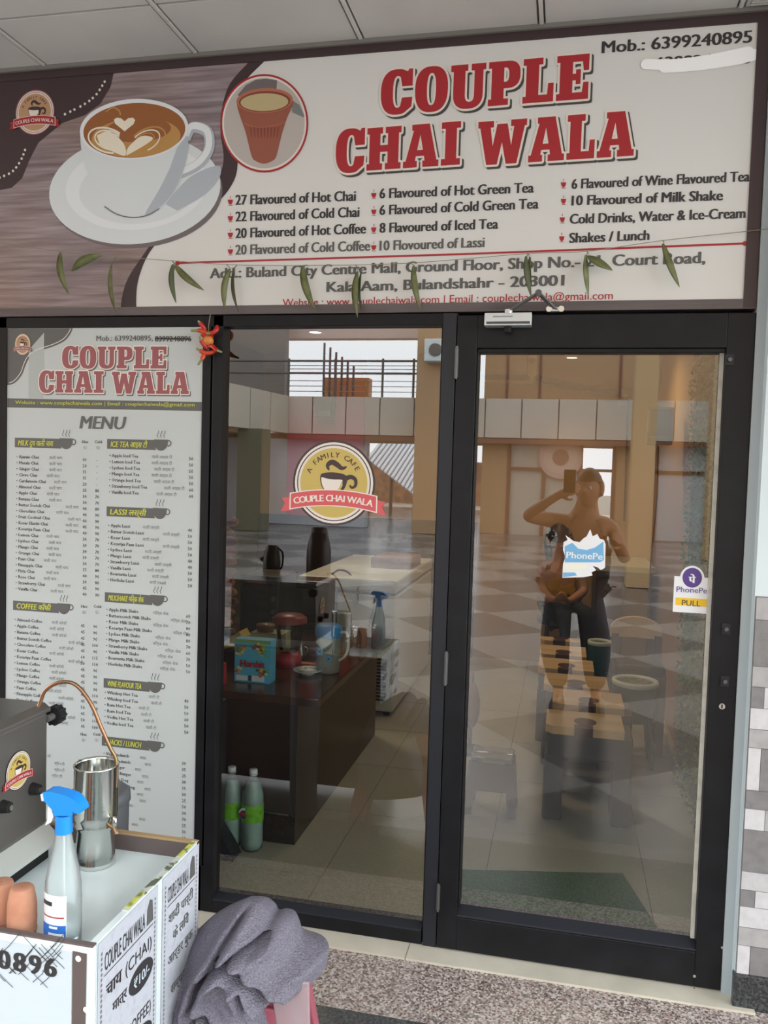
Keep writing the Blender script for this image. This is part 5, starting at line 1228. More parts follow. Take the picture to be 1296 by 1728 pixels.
# row of wooden bench seats
def bench(y0, xc, label, w=.335, d=.29, zt=.44, ex=.04):
    t = thing('wooden_seat', label, 'seat', (xc, y0 + d / 2, 0), group='row of wooden seats down the cafe')
    b = MB(); c = .03; b.prism([(xc - w / 2, y0 + c, zt), (xc - w / 2 + c, y0, zt), (xc + w / 2, y0, zt), (xc + w / 2, y0 + d - .012, zt), (xc - w / 2, y0 + d - .012, zt)], (0, 0, -.035), M_wood); b.build('seat_board', parent=t, bevel=.004)
    b = MB(); 
    pts = [(xc - .005 + .045 * math.cos(a) * (1.3 if math.cos(a) > .3 else .9), y0 + .075 + .055 * math.sin(a) + .0) for a in [i * PI / 12 for i in range(24)]]
    b.prism([(px, py + .03, zt + .0015) for px, py in pts], (0, 0, -.004), M_inlay); b.box(xc - .045, xc + .035, y0 - .002, y0 + .05, zt - .036, zt + .001, M_inlay); b.build('dark_inlay', parent=t)
    b = MB(); b.box(xc - w / 2 + .01, xc + w / 2 + ex, y0 + .03, y0 + d - .02, zt - .15, zt - .035, M_slate); b.build('apron', parent=t, bevel=.008)
    for sx_ in (-1, 1):
        b = MB(); xl = xc + .02 + sx_ * (w / 2 - .02); b.box(xl - .042, xl + .042, y0 + .04, y0 + d - .03, 0, zt - .14, M_slate); b.build('leg', parent=t, bevel=.012)
    b = MB(); b.box(xc - w / 2 + .03, xc + w / 2, y0 + .1, y0 + .16, .12, .17, M_slate); b.build('stretcher', parent=t)
M_slate = mat('slate_plastic', (58, 58, 60), 0.45)
xs0 = P(988, 1230, z=.44)
names = ['wooden seat with dark inlay nearest the glass door', 'second wooden seat of the row, behind the one nearest the door', 'third wooden seat of the row, counted from the door', 'fourth wooden seat of the row, counted from the door', 'fifth wooden seat of the row, beside the teal stool', 'last wooden seat of the row, at the feet of the person']
for i, (px, py) in enumerate(((987, 1230), (993, 1192), (972, 1160), (955, 1130), (950, 1106), (945, 1082))):
    q = P(px, py, z=.44); 
    bench(q.y, q.x, names[i], d=(.27, .30, .29, .29, .30, .14)[i], w=(.335, .335, .33, .31, .28, .26)[i], ex=(.04, .04, .03, 0, 0, 0)[i])
# teal round stools with white rims
for i, (px, py, zt, r, lb) in enumerate(((1012, 1084, .46, .075, 'teal round stool with white-rimmed seat near the person'), (1062, 1150, .44, .12, 'low teal stool with wide white-rimmed seat right of the benches'))):
    q = P(px, py, z=zt); q.x += .03 * i; t = thing('round_stool', lb, 'stool', (q.x, q.y, 0)); M_teal = mat('teal_plastic', (20, 84, 78), 0.4)
    b = MB(); b.lathe([(r * .82, zt), (r * .85, zt + .012), (r, zt + .012), (r * 1.02, zt), (r, zt - .012)], (q.x, q.y, 0), mat('rim_white', (214, 214, 196), 0.45), 36); b.build('rim', parent=t)
    b = MB(); b.lathe([(0.001, zt - .004), (r * .84, zt)], (q.x, q.y, 0), mat('seat_pattern', (110, 112, 86), 0.5, noise=(40, (70, 64, 50), .45, .6)), 32); b.build('seat', parent=t)
    b = MB(); b.lathe([(r * .98, zt - .01), (r * .9, zt - .16), (r * .9, zt - .2)], (q.x, q.y, 0), M_teal, 32); b.build('skirt', parent=t)
    for k in range(4):
        a = PI / 4 + k * PI / 2; b = MB(); b.cyl((q.x + r * .85 * math.cos(a), q.y + r * .85 * math.sin(a), zt - .18), (q.x + r * 1.1 * math.cos(a), q.y + r * 1.1 * math.sin(a), 0), .018, M_teal, r1=.013, n=10); b.build('leg', parent=t)
# brown stool with clear top, left of the benches
q = P(828, 1364, z=0); t = thing('small_stool', 'low brown plastic stool on the cafe floor left of the benches', 'stool', (q.x, q.y, 0)); M_bp = clear('brown_plastic', (0.75, 0.62, 0.5), 1.45, body=(120, 92, 68), keep=.7)
r = .095; zt = P(828, 1268, y=q.y).z
b = MB(); b.box(q.x - r, q.x + r, q.y - r * .8, q.y + r * .8, zt - .03, zt, clear('clear_lid', (.9, .9, .9), 1.5, body=(190, 188, 180), keep=.3)); b.build('seat', parent=t, bevel=.01)
for sx_ in (-1, 1):
    for sy_ in (-1, 1): b = MB(); b.hexa([(q.x + sx_ * r * 1.05 - .018, q.y + sy_ * r * .9 - .012, 0), (q.x + sx_ * r * 1.05 + .018, q.y + sy_ * r * .9 - .012, 0), (q.x + sx_ * r * 1.05 + .018, q.y + sy_ * r * .9 + .012, 0), (q.x + sx_ * r * 1.05 - .018, q.y + sy_ * r * .9 + .012, 0), (q.x + sx_ * r * .85 - .02, q.y + sy_ * r * .7 - .012, zt - .03), (q.x + sx_ * r * .85 + .02, q.y + sy_ * r * .7 - .012, zt - .03), (q.x + sx_ * r * .85 + .02, q.y + sy_ * r * .7 + .012, zt - .03), (q.x + sx_ * r * .85 - .02, q.y + sy_ * r * .7 + .012, zt - .03)], M_bp); b.build('leg', parent=t)
b = MB(); b.box(q.x - r * .9, q.x + r * .9, q.y - r * .78, q.y - r * .7, zt - .16, zt - .03, M_bp); b.build('apron', parent=t)
q = P(795, 1190, y=1.9); b = MB(); b.ball(q, .05, .05, .13, mat('bag_orange', (150, 88, 50), .6), 18, 12); b.tube([q + Vector((0, 0, .1)), q + Vector((0, 0, .18))], .012, mat('bag_orange', (150, 88, 50)), 8); tag(b.build('cloth_bag'), 'orange brown cloth bag hanging beside the door hinge side', 'bag')
b = MB(); q.z -= .14; b.cyl((q.x, q.y, 0), (q.x, q.y, q.z + .02), .012, M_dgrey, n=12); b.cyl((q.x, q.y, 0), (q.x, q.y, .02), .08, M_dgrey); tag(b.build('bag_stand'), 'thin grey stand under the orange brown cloth bag', 'stand')
# dark chair with beige cushion
q = P(1122, 1222, z=0); cxh, cyh = .43, 2.25; t = thing('cushioned_chair', 'dark chair with beige padded backrest by the green wall', 'chair', (cxh, cyh, 0)); M_mar = mat('dark_red_wood', (60, 14, 14), .4)
zs_ = .50
b = MB(); b.box(cxh - .13, cxh + .15, cyh - .13, cyh + .16, zs_ - .07, zs_, mat('chair_navy', (16, 16, 22), .5)); b.build('seat', parent=t, bevel=.02)
b = MB(); arc = [(cxh - .14 + .29 * k / 10, cyh + .16 + .03 * math.sin(PI * k / 10)) for k in range(11)]
for k in range(10): b.hexa([(arc[k][0], arc[k][1] - .02, .60), (arc[k + 1][0], arc[k + 1][1] - .02, .60), (arc[k + 1][0], arc[k + 1][1] + .02, .60), (arc[k][0], arc[k][1] + .02, .60)] + [(arc[k][0], arc[k][1] - .02, .66 + .06 * math.sin(PI * k / 10) ** .5), (arc[k + 1][0], arc[k + 1][1] - .02, .66 + .06 * math.sin(PI * (k + 1) / 10) ** .5), (arc[k + 1][0], arc[k + 1][1] + .02, .66 + .06 * math.sin(PI * (k + 1) / 10) ** .5), (arc[k][0], arc[k][1] + .02, .66 + .06 * math.sin(PI * k / 10) ** .5)], mat('beige_leather', (226, 190, 160), .35))
b.build('backrest', parent=t)
for (dx, dy) in ((-.11, -.11), (.13, -.11), (-.11, .15), (.13, .15)):
    b = MB(); top = .62 if dy > 0 else zs_ - .06; b.box(cxh + dx - .02, cxh + dx + .02, cyh + dy - .02, cyh + dy + .02, 0, top, M_mar); b.build('leg', parent=t)
# dark cabinet at the back right, with a pale top
t = thing('low_cabinet', 'dark brown low cabinet with pale top at the far right of cafe', 'cabinet', (.43, 3.9, 0)); b = MB(); b.box(.24, .62, 3.5, 4.22, 0, .86, mat('cabinet_brown', (46, 28, 24), .4)); b.build('carcass', parent=t, bevel=.004)
b = MB(); b.box(.22, .64, 3.47, 4.22, .86, .90, mat('cabinet_top', (170, 160, 142), .35)); b.build('top', parent=t, bevel=.003)
for k in range(2): b = MB(); b.box(.25 + .18 * k, .42 + .18 * k, 3.488, 3.5, .06, .82, M_inlay); b.build('cabinet_door', parent=t, bevel=.002)
# wall speakers, air conditioner
def speaker(q, dx, label, cable):
    t = thing('wall_speaker', label, 'speaker', q); b = MB(); b.box(q.x - .07, q.x + .07, q.y - .07, q.y + .05, q.z - .11, q.z + .11, mat('speaker_grey', (72, 76, 72), .5)); b.build('speaker_box', parent=t, bevel=.006)
    b = MB(); b.box(q.x - .06, q.x + .06, q.y - .074, q.y - .069, q.z - .06, q.z + .1, M_black2); b.build('grille', parent=t)
    if cable: b = MB(); b.tube([q + Vector((0, .03, -.1)), q + Vector((.01, .03, -.4)), q + Vector((-.02, .03, -1.0))], .004, M_dk, 6); b.build('cable', parent=t)
q = P(1113, 720, y=2.6); q.x = min(q.x, .55); speaker(q, 0, 'grey box speaker with hanging cable high on the right side', True)
q = P(549, 682, y=4.1); speaker(q, 0, 'dark box speaker on the back wall next to the red panel', False)
q = P(853, 622, y=4.14); q2 = P(900, 646, y=4.14)
t = thing('air_conditioner', 'cream split air conditioner with energy label high on the back wall', 'air conditioner', q); M_ac = mat('ac_cream', (204, 178, 140), .4)
b = MB(); b.box(P(778, 600, y=4.1).x, q2.x, 4.03, 4.245, q2.z, q2.z + .25, M_ac); b.build('casing', parent=t, bevel=.02)
b = MB(); b.box(P(782, 600, y=4.1).x, q2.x - .02, 4.025, 4.06, q2.z + .01, q2.z + .05, M_brown); b.build('louvre', parent=t)
b = MB(); e0 = P(892, 598, y=4.02); e1 = P(905, 634, y=4.02); b.box(e0.x, e1.x, 4.022, 4.03, e1.z, e0.z, mat('energy_yellow', (214, 178, 60), .5)); b.cyl((e0.x + .03, 4.018, e0.z - .05), (e0.x + .03, 4.023, e0.z - .05), .024, M_redm, n=16); b.build('energy_label', parent=t)
b = MB(); b.tube([P(905, 640, y=4.2), P(960, 650, y=4.2), P(1045, 664, y=4.2)], .028, mat('pipe_lagging', (64, 42, 28), .6), 12); b.tube([P(1045, 664, y=4.2), P(1062, 665, y=4.2)], .036, M_dgrey, 12); b.tube([P(1060, 668, y=4.2), P(1057, 760, y=4.2), P(1053, 880, y=4.2)], .006, M_dk, 6); tag(b.build('lagged_pipe'), 'brown lagged air conditioner pipe sloping along the back wall', 'pipe')

# ceiling downlights of the cafe
def downlight(q, label):
    t = thing('downlight', label, 'ceiling light', (q.x, q.y, 2.5), group='warm downlights in the cafe ceiling')
    b = MB(); b.lathe([(.05, 2.5), (.05, 2.415), (.045, 2.412), (.040, 2.418)], (q.x, q.y, 0), M_sil, 28); b.build('trim_ring', parent=t)
    b = MB(); b.lathe([(0.001, 2.414), (.042, 2.418)], (q.x, q.y, 0), mat('lamp_warm', (255, 222, 170), .5, emit=22.0), 24); b.build('lamp', parent=t)
    d = bpy.data.lights.new('downlight_and_fill', 'SPOT'); d.energy = 14; d.color = (1.0, .80, .56); d.spot_size = R_(95); d.spot_blend = 1.0; d.shadow_soft_size = .05
    o = bpy.data.objects.new('downlight_and_fill', d); COL.objects.link(o); o.location = (q.x, q.y, 2.40)
for a, c, lb in ((965, 604, 'warm glowing downlight seen at the top of the door glass'), (532, 561, 'warm glowing downlight seen at the top of the window glass')):
    downlight(P(a, c, z=2.415), lb)

# three added lamps, unseen and without fixtures, to brighten the cafe interior
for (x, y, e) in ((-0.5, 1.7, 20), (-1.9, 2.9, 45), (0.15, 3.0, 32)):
    d = bpy.data.lights.new('downlight_and_fill', 'SPOT'); d.energy = e; d.color = (1.0, .84, .64); d.spot_size = R_(160); d.spot_blend = .8; d.shadow_soft_size = .06
    o = bpy.data.objects.new('downlight_and_fill', d); COL.objects.link(o); o.location = (x, y, 2.47)
b = MB(); b.box(.622, .634, .60, 2.6, 0.0, .05, M_sill); b.build('baseboard_side', kind='structure')

# ------------------------------------------------------------------ the court behind the camera, seen in the glass
M_band = mat('fascia_panel', (194, 186, 172), 0.45); M_joint = mat('fascia_joint', (110, 104, 98), 0.7)
M_ow = mat('court_wall_white', (196, 200, 206), 0.6); M_ob2 = mat('court_wall_beige', (176, 146, 112), 0.7); M_ol = mat('column_olive', (104, 104, 84), 0.6)
M_ofr = mat('window_brown_frame', (120, 84, 66), 0.5); M_opane = mat('court_pane', (186, 184, 174), 0.25)
D0 = 18.0
zb, zt = V(640, 735, D0).z, V(640, 672, D0).z
def vx(px, d, py=800): return V(px, py, d).x
# far storey: ground-floor walls with the gateway between them
b = MB(); b.box(-9.0, vx(617, D0), -D0 - .3, -D0, 0, zb, M_ow); b.build('wall_far_white', kind='structure')
b = MB(); b.box(vx(697, 16.9), vx(748, 16.9), -16.9 - 1.2, -16.9, 0, 6.4, M_ob2); b.build('wall_far_pier', kind='structure')
b = MB(); xa, xb_ = vx(812, D0), vx(1240, D0)
b.box(xa, vx(858, D0), -D0 - .3, -D0, 0, zb, M_ob2); b.box(vx(1036, D0), vx(1070, D0), -D0 - .3, -D0, 0, zb, M_ob2)
b.box(vx(1070, D0), xb_ + 6, -D0 - .4, -D0 - .1, 0, zb, M_ow)
b.build('wall_far_right', kind='structure')
wn = MB()
xs = [vx(p, D0) for p in (858, 917, 980, 1036)]; zs3 = [0, V(900, 925, D0).z, V(900, 791, D0).z, V(900, 745, D0).z, zb]
for i in range(3):
    for j in range(4):
        if zs3[j + 1] - zs3[j] < .12: continue
        if i == 2 and j in (1, 2): continue
        wn.box(xs[i], xs[i + 1], -D0 - .2, -D0 - .1, zs3[j], zs3[j + 1], M_opane)
for x in xs: wn.box(x - .04, x + .04, -D0 - .2, -D0 + .03, 0, zb, M_ofr)
for z in zs3[1:]: wn.box(xs[0], xs[-1], -D0 - .2, -D0 + .02, z - .035, z + .035, M_ofr)
wn.build('window_3', kind='structure')
b = MB(); q = V(946, 772, D0 - .04); b.cyl((q.x, q.y - .02, q.z), (q.x, q.y, q.z), .52, mat('far_disc_pink', (186, 160, 150), .5), n=40); b.cyl((q.x, q.y, q.z), (q.x, q.y + .005, q.z), .40, mat('far_disc_pale', (198, 176, 164), .5), n=36); b.cyl((q.x, q.y + .004, q.z), (q.x, q.y + .01, q.z), .2, mat('far_disc_mid', (150, 112, 100), .5), n=30)
tag(b.build('shop_roundel'), 'pale pink round shop emblem on the window across the court', 'sign')
wn = MB()
for k in range(2):
    x0 = vx(1106, D0) + k * 1.15
    for z in (zs3[2], zs3[3]): wn.box(x0, x0 + 1.1, -D0 - .12, -D0 - .05, z - .04, z + .04, M_ofr)
    wn.box(x0, x0 + .07, -D0 - .12, -D0 - .05, 0, zb, M_ofr)
wn.build('window_4', kind='structure')
# fascia band with panel joints
def fascia(b, a, c, n, thick=.35):
    sg = 1 if thick > 0 else -1; a, c = Vector(a), Vector(c); d = (c - a); L = d.length; d.normalize(); nn = Vector((-d.y, d.x, 0))
    for i in range(n):
        p, r = a + d * (L * i / n + .015), a + d * (L * (i + 1) / n - .015)
        b.hexa([p, r, r + nn * thick, p + nn * thick] + [v + Vector((0, 0, zt - zb)) for v in (p, r, r + nn * thick, p + nn * thick)], M_band)
    b.hexa([v + Vector((0, 0, .01)) for v in (a + nn * .03 * sg, c + nn * .03 * sg, c + nn * (thick - .01 * sg), a + nn * (thick - .01 * sg))] + [v + Vector((0, 0, zt - zb - .02)) for v in (a + nn * .03 * sg, c + nn * .03 * sg, c + nn * (thick - .01 * sg), a + nn * (thick - .01 * sg))], M_joint)
b = MB(); xl, xr = vx(476, D0), vx(1066, D0)
fascia(b, (xl, -D0 + .35, zb), (xr + 3.5, -D0 + .35, zb), 14, -.35)
near = V(378, 676, 15.2); fascia(b, (near.x - .35, -9.0, zb), (xl - .05, -D0 + .35, zb), 8, .3)
b.box(-14, xr + 9, -D0 - 2.5, -D0, zb - .12, zb + .02, M_ob2)
b.box(-14, near.x - .2, -D0, -9, zb - .05, zb + .1, M_ob2)
b.build('wall_fascia', kind='structure')
b = MB(); b.box(-14, xr + 9, -D0 + .37, -D0 + .30, zb - .14, zb - .02, M_ofr); b.build('trim_3', kind='structure')
# left wing walls and olive column
b = MB(); cx0, cx1 = vx(398, 15.4), vx(441, 15.4); b.box(cx0, cx1, -15.9, -15.4, 0, zb, M_ol); b.build('wall_column_olive', kind='structure')
b = MB(); b.box(-12, -9.2, -D0 - .5, -D0 - .2, zt, 6.6, M_ol); b.box(-9.2, vx(475, D0 + .2), -D0 - .5, -D0 - .2, zt, 6.6, mat('upper_grey', (130, 128, 126), .6)); b.build('wall_wing_upper', kind='structure')
b = MB(); b.box(-14, -11, -19, -6, 0, 6.6, mat('wing_tan', (186, 140, 100), .7)); b.build('wall_wing', kind='structure')
# upper storey
b = MB(); b.box(vx(705, D0 + 1.2), vx(745, D0 + 1.2), -D0 - 1.6, -D0 - 1.2, zt - .3, 6.6, M_ob2); b.box(vx(812, D0 + 1.2), vx(1240, D0 + 1.2) + 5, -D0 - 1.6, -D0 - 1.2, zt - .3, 6.6, M_ob2)
for p in (850, 905, 1040): x = vx(p, D0 + 1.2); b.box(x - .03, x + .03, -D0 - 1.21, -D0 - 1.17, zt, 6.6, M_ofr)
b.box(vx(540, D0 + 1), vx(617, D0 + 1), -D0 - 1.4, -D0 - 1.0, zt, V(580, 637, D0 + 1).z, M_ofr and mat('tan_block', (190, 128, 76), .6))
b.box(vx(475, D0 + 1.2), vx(705, D0 + 1.2), -D0 - 1.6, -D0 - 1.2, V(640, 570, D0 + 1.2).z, 6.6, mat('upper_soffit', (206, 186, 178), .6))
b.build('wall_upper', kind='structure')
b = MB()
for py in (609, 630): z = V(600, py, D0 - .1).z; b.tube([(xl - 1.5, -D0 + .15, z), (vx(700, D0), -D0 + .15, z)], .028, M_dgrey, 8)
for py in (617, 623, 643, 652, 661): z = V(600, py, D0 - .1).z; b.tube([(xl - .5, -D0 + .15, z), (vx(700, D0), -D0 + .15, z)], .010, M_mgrey, 6)
for p in (482, 560, 640, 692): x = vx(p, D0 - .15); b.tube([(x, -D0 + .15, zt), (x, -D0 + .15, V(640, 606, D0).z)], .03, M_dgrey, 8)
for k in range(6): x = vx(541 + k * 10, D0 + .3); b.tube([(x, -D0 - .3, zt), (x, -D0 - .3, V(541, 575 + k * 8, D0).z)], .03, M_dgrey, 8)
tag(b.build('balcony_railing'), 'grey metal balcony railing above the pale fascia across the court', 'railing')
# right-hand column nearer the shop, with a meter box
b = MB(); b.box(vx(1066, 9.2), vx(1105, 9.2), -9.6, -9.2, 0, 6.6, mat('column_beige', (184, 154, 112), .6)); b.build('wall_column_beige', kind='structure')
b = MB(); b.box(vx(1105, 9.2) + 1.4, vx(1105, 9.2) + 8, -14, -13.6, 0, 6.6, M_ob2); b.build('wall_right_far', kind='structure')
# outdoor condenser on the pier
q = V(733, 605, 16.85); t = thing('condenser_unit', 'white outdoor condenser fixed high on the beige pier across the court', 'condenser', q)
b = MB(); b.box(q.x - .2, q.x + .25, -16.85, -16.5, q.z - .1, q.z + .42, M_white); b.build('casing', parent=t, bevel=.02)
b = MB(); b.cyl((q.x + .06, -16.5, q.z + .16), (q.x + .06, -16.48, q.z + .16), .15, M_dgrey); b.build('fan_grille', parent=t)
# gateway: bright yard with a sloping sheet roof, brick wall
b = MB(); b.box(-16, 14, -60, -30, -.08, -.02, mat('yard_ground', (170, 164, 152), .9)); b.build('ground_yard', kind='structure')
b = MB(); b.box(-22, -3, -34, -33.7, 0, 1.9, mat('yard_brick', (164, 122, 96), .9, noise=(4, (120, 96, 82), .4, .6))); b.build('wall_yard', kind='structure')
b = MB()
p0, p1 = V(618, 775, 24), V(700, 838, 24)
for k in range(14):
    f = k / 14; a = p0.lerp(p1, f); c = p0.lerp(p1, (k + .55) / 14); h_ = Vector((0, -5, 1.6))
    b.hexa([a, c, c + h_, a + h_] + [v + Vector((0, 0, .05)) for v in (a, c, c + h_, a + h_)], mat('roof_sheet', (216, 222, 226), .5))
    a2 = p0.lerp(p1, (k + .55) / 14); c2 = p0.lerp(p1, (k + 1) / 14); b.hexa([a2, c2, c2 + h_, a2 + h_] + [v + Vector((0, 0, .02)) for v in (a2, c2, c2 + h_, a2 + h_)], mat('roof_sheet_dark', (120, 130, 140), .5))
for f in (0.05, .5, .97):
    a = p0.lerp(p1, f); b.tube([(a.x, a.y - .1, 0), (a.x, a.y - .1, a.z)], .06, M_dgrey, 8)
tag(b.build('shed_roof'), 'sloping grey sheet roof on posts beyond the gateway', 'roof')

# ------------------------------------------------------------------ people
def skin(joints, edges, root, sub=2):
    names = list(joints); me = bpy.data.meshes.new('s')
    me.from_pydata([joints[n][0] for n in names], [(names.index(a), names.index(b_)) for a, b_ in edges], [])
    o = bpy.data.objects.new('s', me); COL.objects.link(o)
    o.modifiers.new('k', 'SKIN')
    for i, n in enumerate(names):
        r = joints[n][1]; r = r if isinstance(r, tuple) else (r, r)
        me.skin_vertices[0].data[i].radius = r; me.skin_vertices[0].data[i].use_root = (n == root)
    sb2 = o.modifiers.new('u', 'SUBSURF'); sb2.levels = sub; sb2.render_levels = sub
    m = bpy.data.meshes.new_from_object(o.evaluated_get(bpy.context.evaluated_depsgraph_get()))
    vs = [v.co.copy() for v in m.vertices]; fs = [tuple(p.vertices) for p in m.polygons]
    bpy.data.meshes.remove(m); bpy.data.objects.remove(o); bpy.data.meshes.remove(me)
    return vs, fs
def remesh(parts, voxel):
    v, f = [], []
    for a, b_ in parts: k = len(v); v += a; f += [tuple(i + k for i in q) for q in b_]
    me = bpy.data.meshes.new('r'); me.from_pydata(v, [], f); o = bpy.data.objects.new('r', me); COL.objects.link(o)
    r = o.modifiers.new('r', 'REMESH'); r.mode = 'VOXEL'; r.voxel_size = voxel
    s_ = o.modifiers.new('s', 'SMOOTH'); s_.iterations = 3
    m = bpy.data.meshes.new_from_object(o.evaluated_get(bpy.context.evaluated_depsgraph_get()))
    vs = [q.co.copy() for q in m.vertices]; fs = [tuple(p.vertices) for p in m.polygons]
    bpy.data.meshes.remove(m); bpy.data.objects.remove(o); bpy.data.meshes.remove(me)
    return vs, fs
def frame(fwd, up=Z):
    f = Vector(fwd).normalized(); r = f.cross(Vector(up)).normalized(); u_ = r.cross(f)
    return r, f, u_
def head_mesh(c, fwd, H=.24, up=Z):
    r, f, u_ = frame(fwd, up); k = MB(); vs = []; nu, nv = 40, 30
    for j in range(nv + 1):
        t = PI * j / nv
        for i in range(nu):
            a = 2 * PI * i / nu; x, y, z = math.sin(t) * math.cos(a), math.sin(t) * math.sin(a), math.cos(t)   # y = forward
            w = 1 - .28 * max(0, -z) ** 1.5
            X_, Y_, Z_ = x * .31 * w, y * (.40 if y > 0 else .42) * (1 - .12 * max(0, -z)), z * .5
            if y > 0:
                Y_ += .09 * math.exp(-(x / .16) ** 2 - ((z + .12) / .16) ** 2)              # nose
                Y_ -= .035 * (math.exp(-((x - .42) / .2) ** 2 - ((z - .05) / .12) ** 2) + math.exp(-((x + .42) / .2) ** 2 - ((z - .05) / .12) ** 2))   # sockets
                Y_ += .025 * math.exp(-(x / .3) ** 2 - ((z + .52) / .08) ** 2)              # lips
                Y_ += .04 * math.exp(-(x / .3) ** 2 - ((z + .82) / .15) ** 2)               # chin
            vs.append(c + (r * X_ + f * Y_ + u_ * Z_) * H)
    k.add(vs, [(j * nu + i, (j + 1) * nu + i, (j + 1) * nu + (i + 1) % nu, j * nu + (i + 1) % nu) for j in range(nv) for i in range(nu)], None)
    for sg in (-1, 1): k.ball(c + (r * sg * .315 - f * .02 + u_ * .0) * H, .02 * H / .24, .035 * H / .24, .055 * H / .24 * 1.0, None, 12, 8)
    return k.v and [Vector(q) for q in k.v], k.f
def hand(J, Ed, pre, wrist, d, palm_n, s=1.0, curl=.6, thumb=1):
    """palm and five fingers hung on the wrist joint; d: pointing direction, palm_n: palm normal"""
    d = Vector(d).normalized(); n = (Vector(palm_n) - d * Vector(palm_n).dot(d)).normalized(); a = d.cross(n)
    w = Vector(J[wrist][0]); J[pre + 'p'] = (w + d * .045 * s, (.026 * s, .016 * s)); Ed.append((wrist, pre + 'p'))
    for i, (o_, L) in enumerate(((-.030, .072), (-.010, .082), (.010, .076), (.029, .060))):
        b0 = w + d * .088 * s + a * o_ * s; J[pre + 'k%d' % i] = (b0, .0095 * s); Ed.append((pre + 'p', pre + 'k%d' % i)); prev = pre + 'k%d' % i; dd = d.copy(); p = b0
        for q in range(3):
            dd = (dd * math.cos(curl * .8) + n * math.sin(curl * .8)).normalized(); p = p + dd * (L * (.45, .32, .23)[q]) * s
            J[pre + 'f%d%d' % (i, q)] = (p, (.0085 - .0008 * q) * s); Ed.append((prev, pre + 'f%d%d' % (i, q))); prev = pre + 'f%d%d' % (i, q)
    p = w + d * .03 * s - a * .03 * s * thumb; J[pre + 't0'] = (p, .012 * s); Ed.append((pre + 'p', pre + 't0'))
    p = p + (d * .7 - a * .6 * thumb + n * .35) * .038 * s; J[pre + 't1'] = (p, .0105 * s); Ed.append((pre + 't0', pre + 't1'))
    p = p + (d * .8 - a * .1 * thumb + n * .6) * .03 * s; J[pre + 't2'] = (p, .009 * s); Ed.append((pre + 't1', pre + 't2'))
def person(name, label, base, Jt, fwd, headc, H, m_skin, hair, shirt, trousers, hands, sleeve=.75, vox=.008, up=Z, loose=0.0):
    t = thing(name, label, 'person', base)
    L = lambda a, b_, f: tuple(Vector(Jt[a]).lerp(Vector(Jt[b_]), f))
    J, E2 = {}, []
    def j(n, r, p=None): J[n] = (tuple(p or Jt[n]), r)
    k = H / .24
    j('pel', (.15 * k, .105 * k)); j('bel', (.14 * k, .10 * k), L('pel', 'che', .45)); j('che', (.155 * k, .11 * k)); j('nek', (.06 * k + loose * .2, .06 * k + loose * .2)); J['hed'] = (tuple(headc), .06 * k)
    E2 += [('pel', 'bel'), ('bel', 'che'), ('che', 'nek'), ('nek', 'hed')]
    for s_ in 'lr':
        j('cla' + s_, .088 * k, Vector(L('nek', 'sho' + s_, .55)) - Vector((0, 0, .055))); j('sho' + s_, .056 * k); j('elb' + s_, .041 * k); j('wri' + s_, .027 * k); E2 += [('che', 'cla' + s_), ('cla' + s_, 'sho' + s_), ('sho' + s_, 'elb' + s_), ('elb' + s_, 'wri' + s_)]
        j('hip' + s_, .088 * k); j('kne' + s_, .058 * k); j('cal' + s_, .054 * k, L('kne' + s_, 'ank' + s_, .3)); j('ank' + s_, .036 * k); j('toe' + s_, .03 * k)
        E2 += [('pel', 'hip' + s_), ('hip' + s_, 'kne' + s_), ('kne' + s_, 'cal' + s_), ('cal' + s_, 'ank' + s_), ('ank' + s_, 'toe' + s_)]
    core = dict(J); ec = list(E2)
    for s_, (d, n, c, th) in hands.items(): hand(J, E2, 'h' + s_, 'wri' + s_, d, n, k * .95, c, th)
    bd = remesh([skin(J, E2, 'pel'), head_mesh(Vector(headc), fwd, H, up)], vox)
    b = MB(); b.add(bd[0], bd[1], m_skin, True); body = b.build('body', parent=t)
    def cloth(names, edges, root, grow, m, nm, ends, lo=0.0):
        JJ = {n: (core[n][0] if n in core else ends[n][0], tuple((q + grow + (lo if n in ('pel', 'bel', 'che', 'knel', 'kner', 'call', 'calr') else (lo * .5 if n[:3] in ('elb', 'sho', 'cla') else 0))) for q in (core[n][1] if isinstance(core[n][1], tuple) else (core[n][1],) * 2)) if n in core else ends[n][1]) for n in names}
        v = remesh([skin(JJ, edges, root)], vox); b = MB(); b.add(v[0], v[1], m, True); b.build(nm, parent=t)
    ends = {'sl' + s_: (L('sho' + s_, 'elb' + s_, sleeve) if sleeve <= 1 else L('elb' + s_, 'wri' + s_, sleeve - 1), .058 * k if sleeve <= 1 else .042 * k + loose * .5) for s_ in 'lr'}
    ends['hem'] = (L('pel', 'che', -.12 - 2.5 * loose), (.16 * k + loose * .5, .12 * k + loose * .5)); ends['col'] = (L('che', 'nek', .75), .066 * k)
    ns = ['hem', 'pel', 'bel', 'che', 'col', 'clal', 'clar', 'shol', 'shor'] + (['elbl', 'elbr'] if sleeve > 1 else []) + ['sll', 'slr']; ee = [('hem', 'pel'), ('pel', 'bel'), ('bel', 'che'), ('che', 'col'), ('che', 'clal'), ('che', 'clar'), ('clal', 'shol'), ('clar', 'shor')]
    ee += [('shol', 'elbl'), ('elbl', 'sll'), ('shor', 'elbr'), ('elbr', 'slr')] if sleeve > 1 else [('shol', 'sll'), ('shor', 'slr')]
    cloth(ns, ee, 'bel', .012, shirt, 'shirt', ends, loose)
    ends2 = {'cu' + s_: (L('kne' + s_, 'ank' + s_, .93), .058 * k) for s_ in 'lr'}
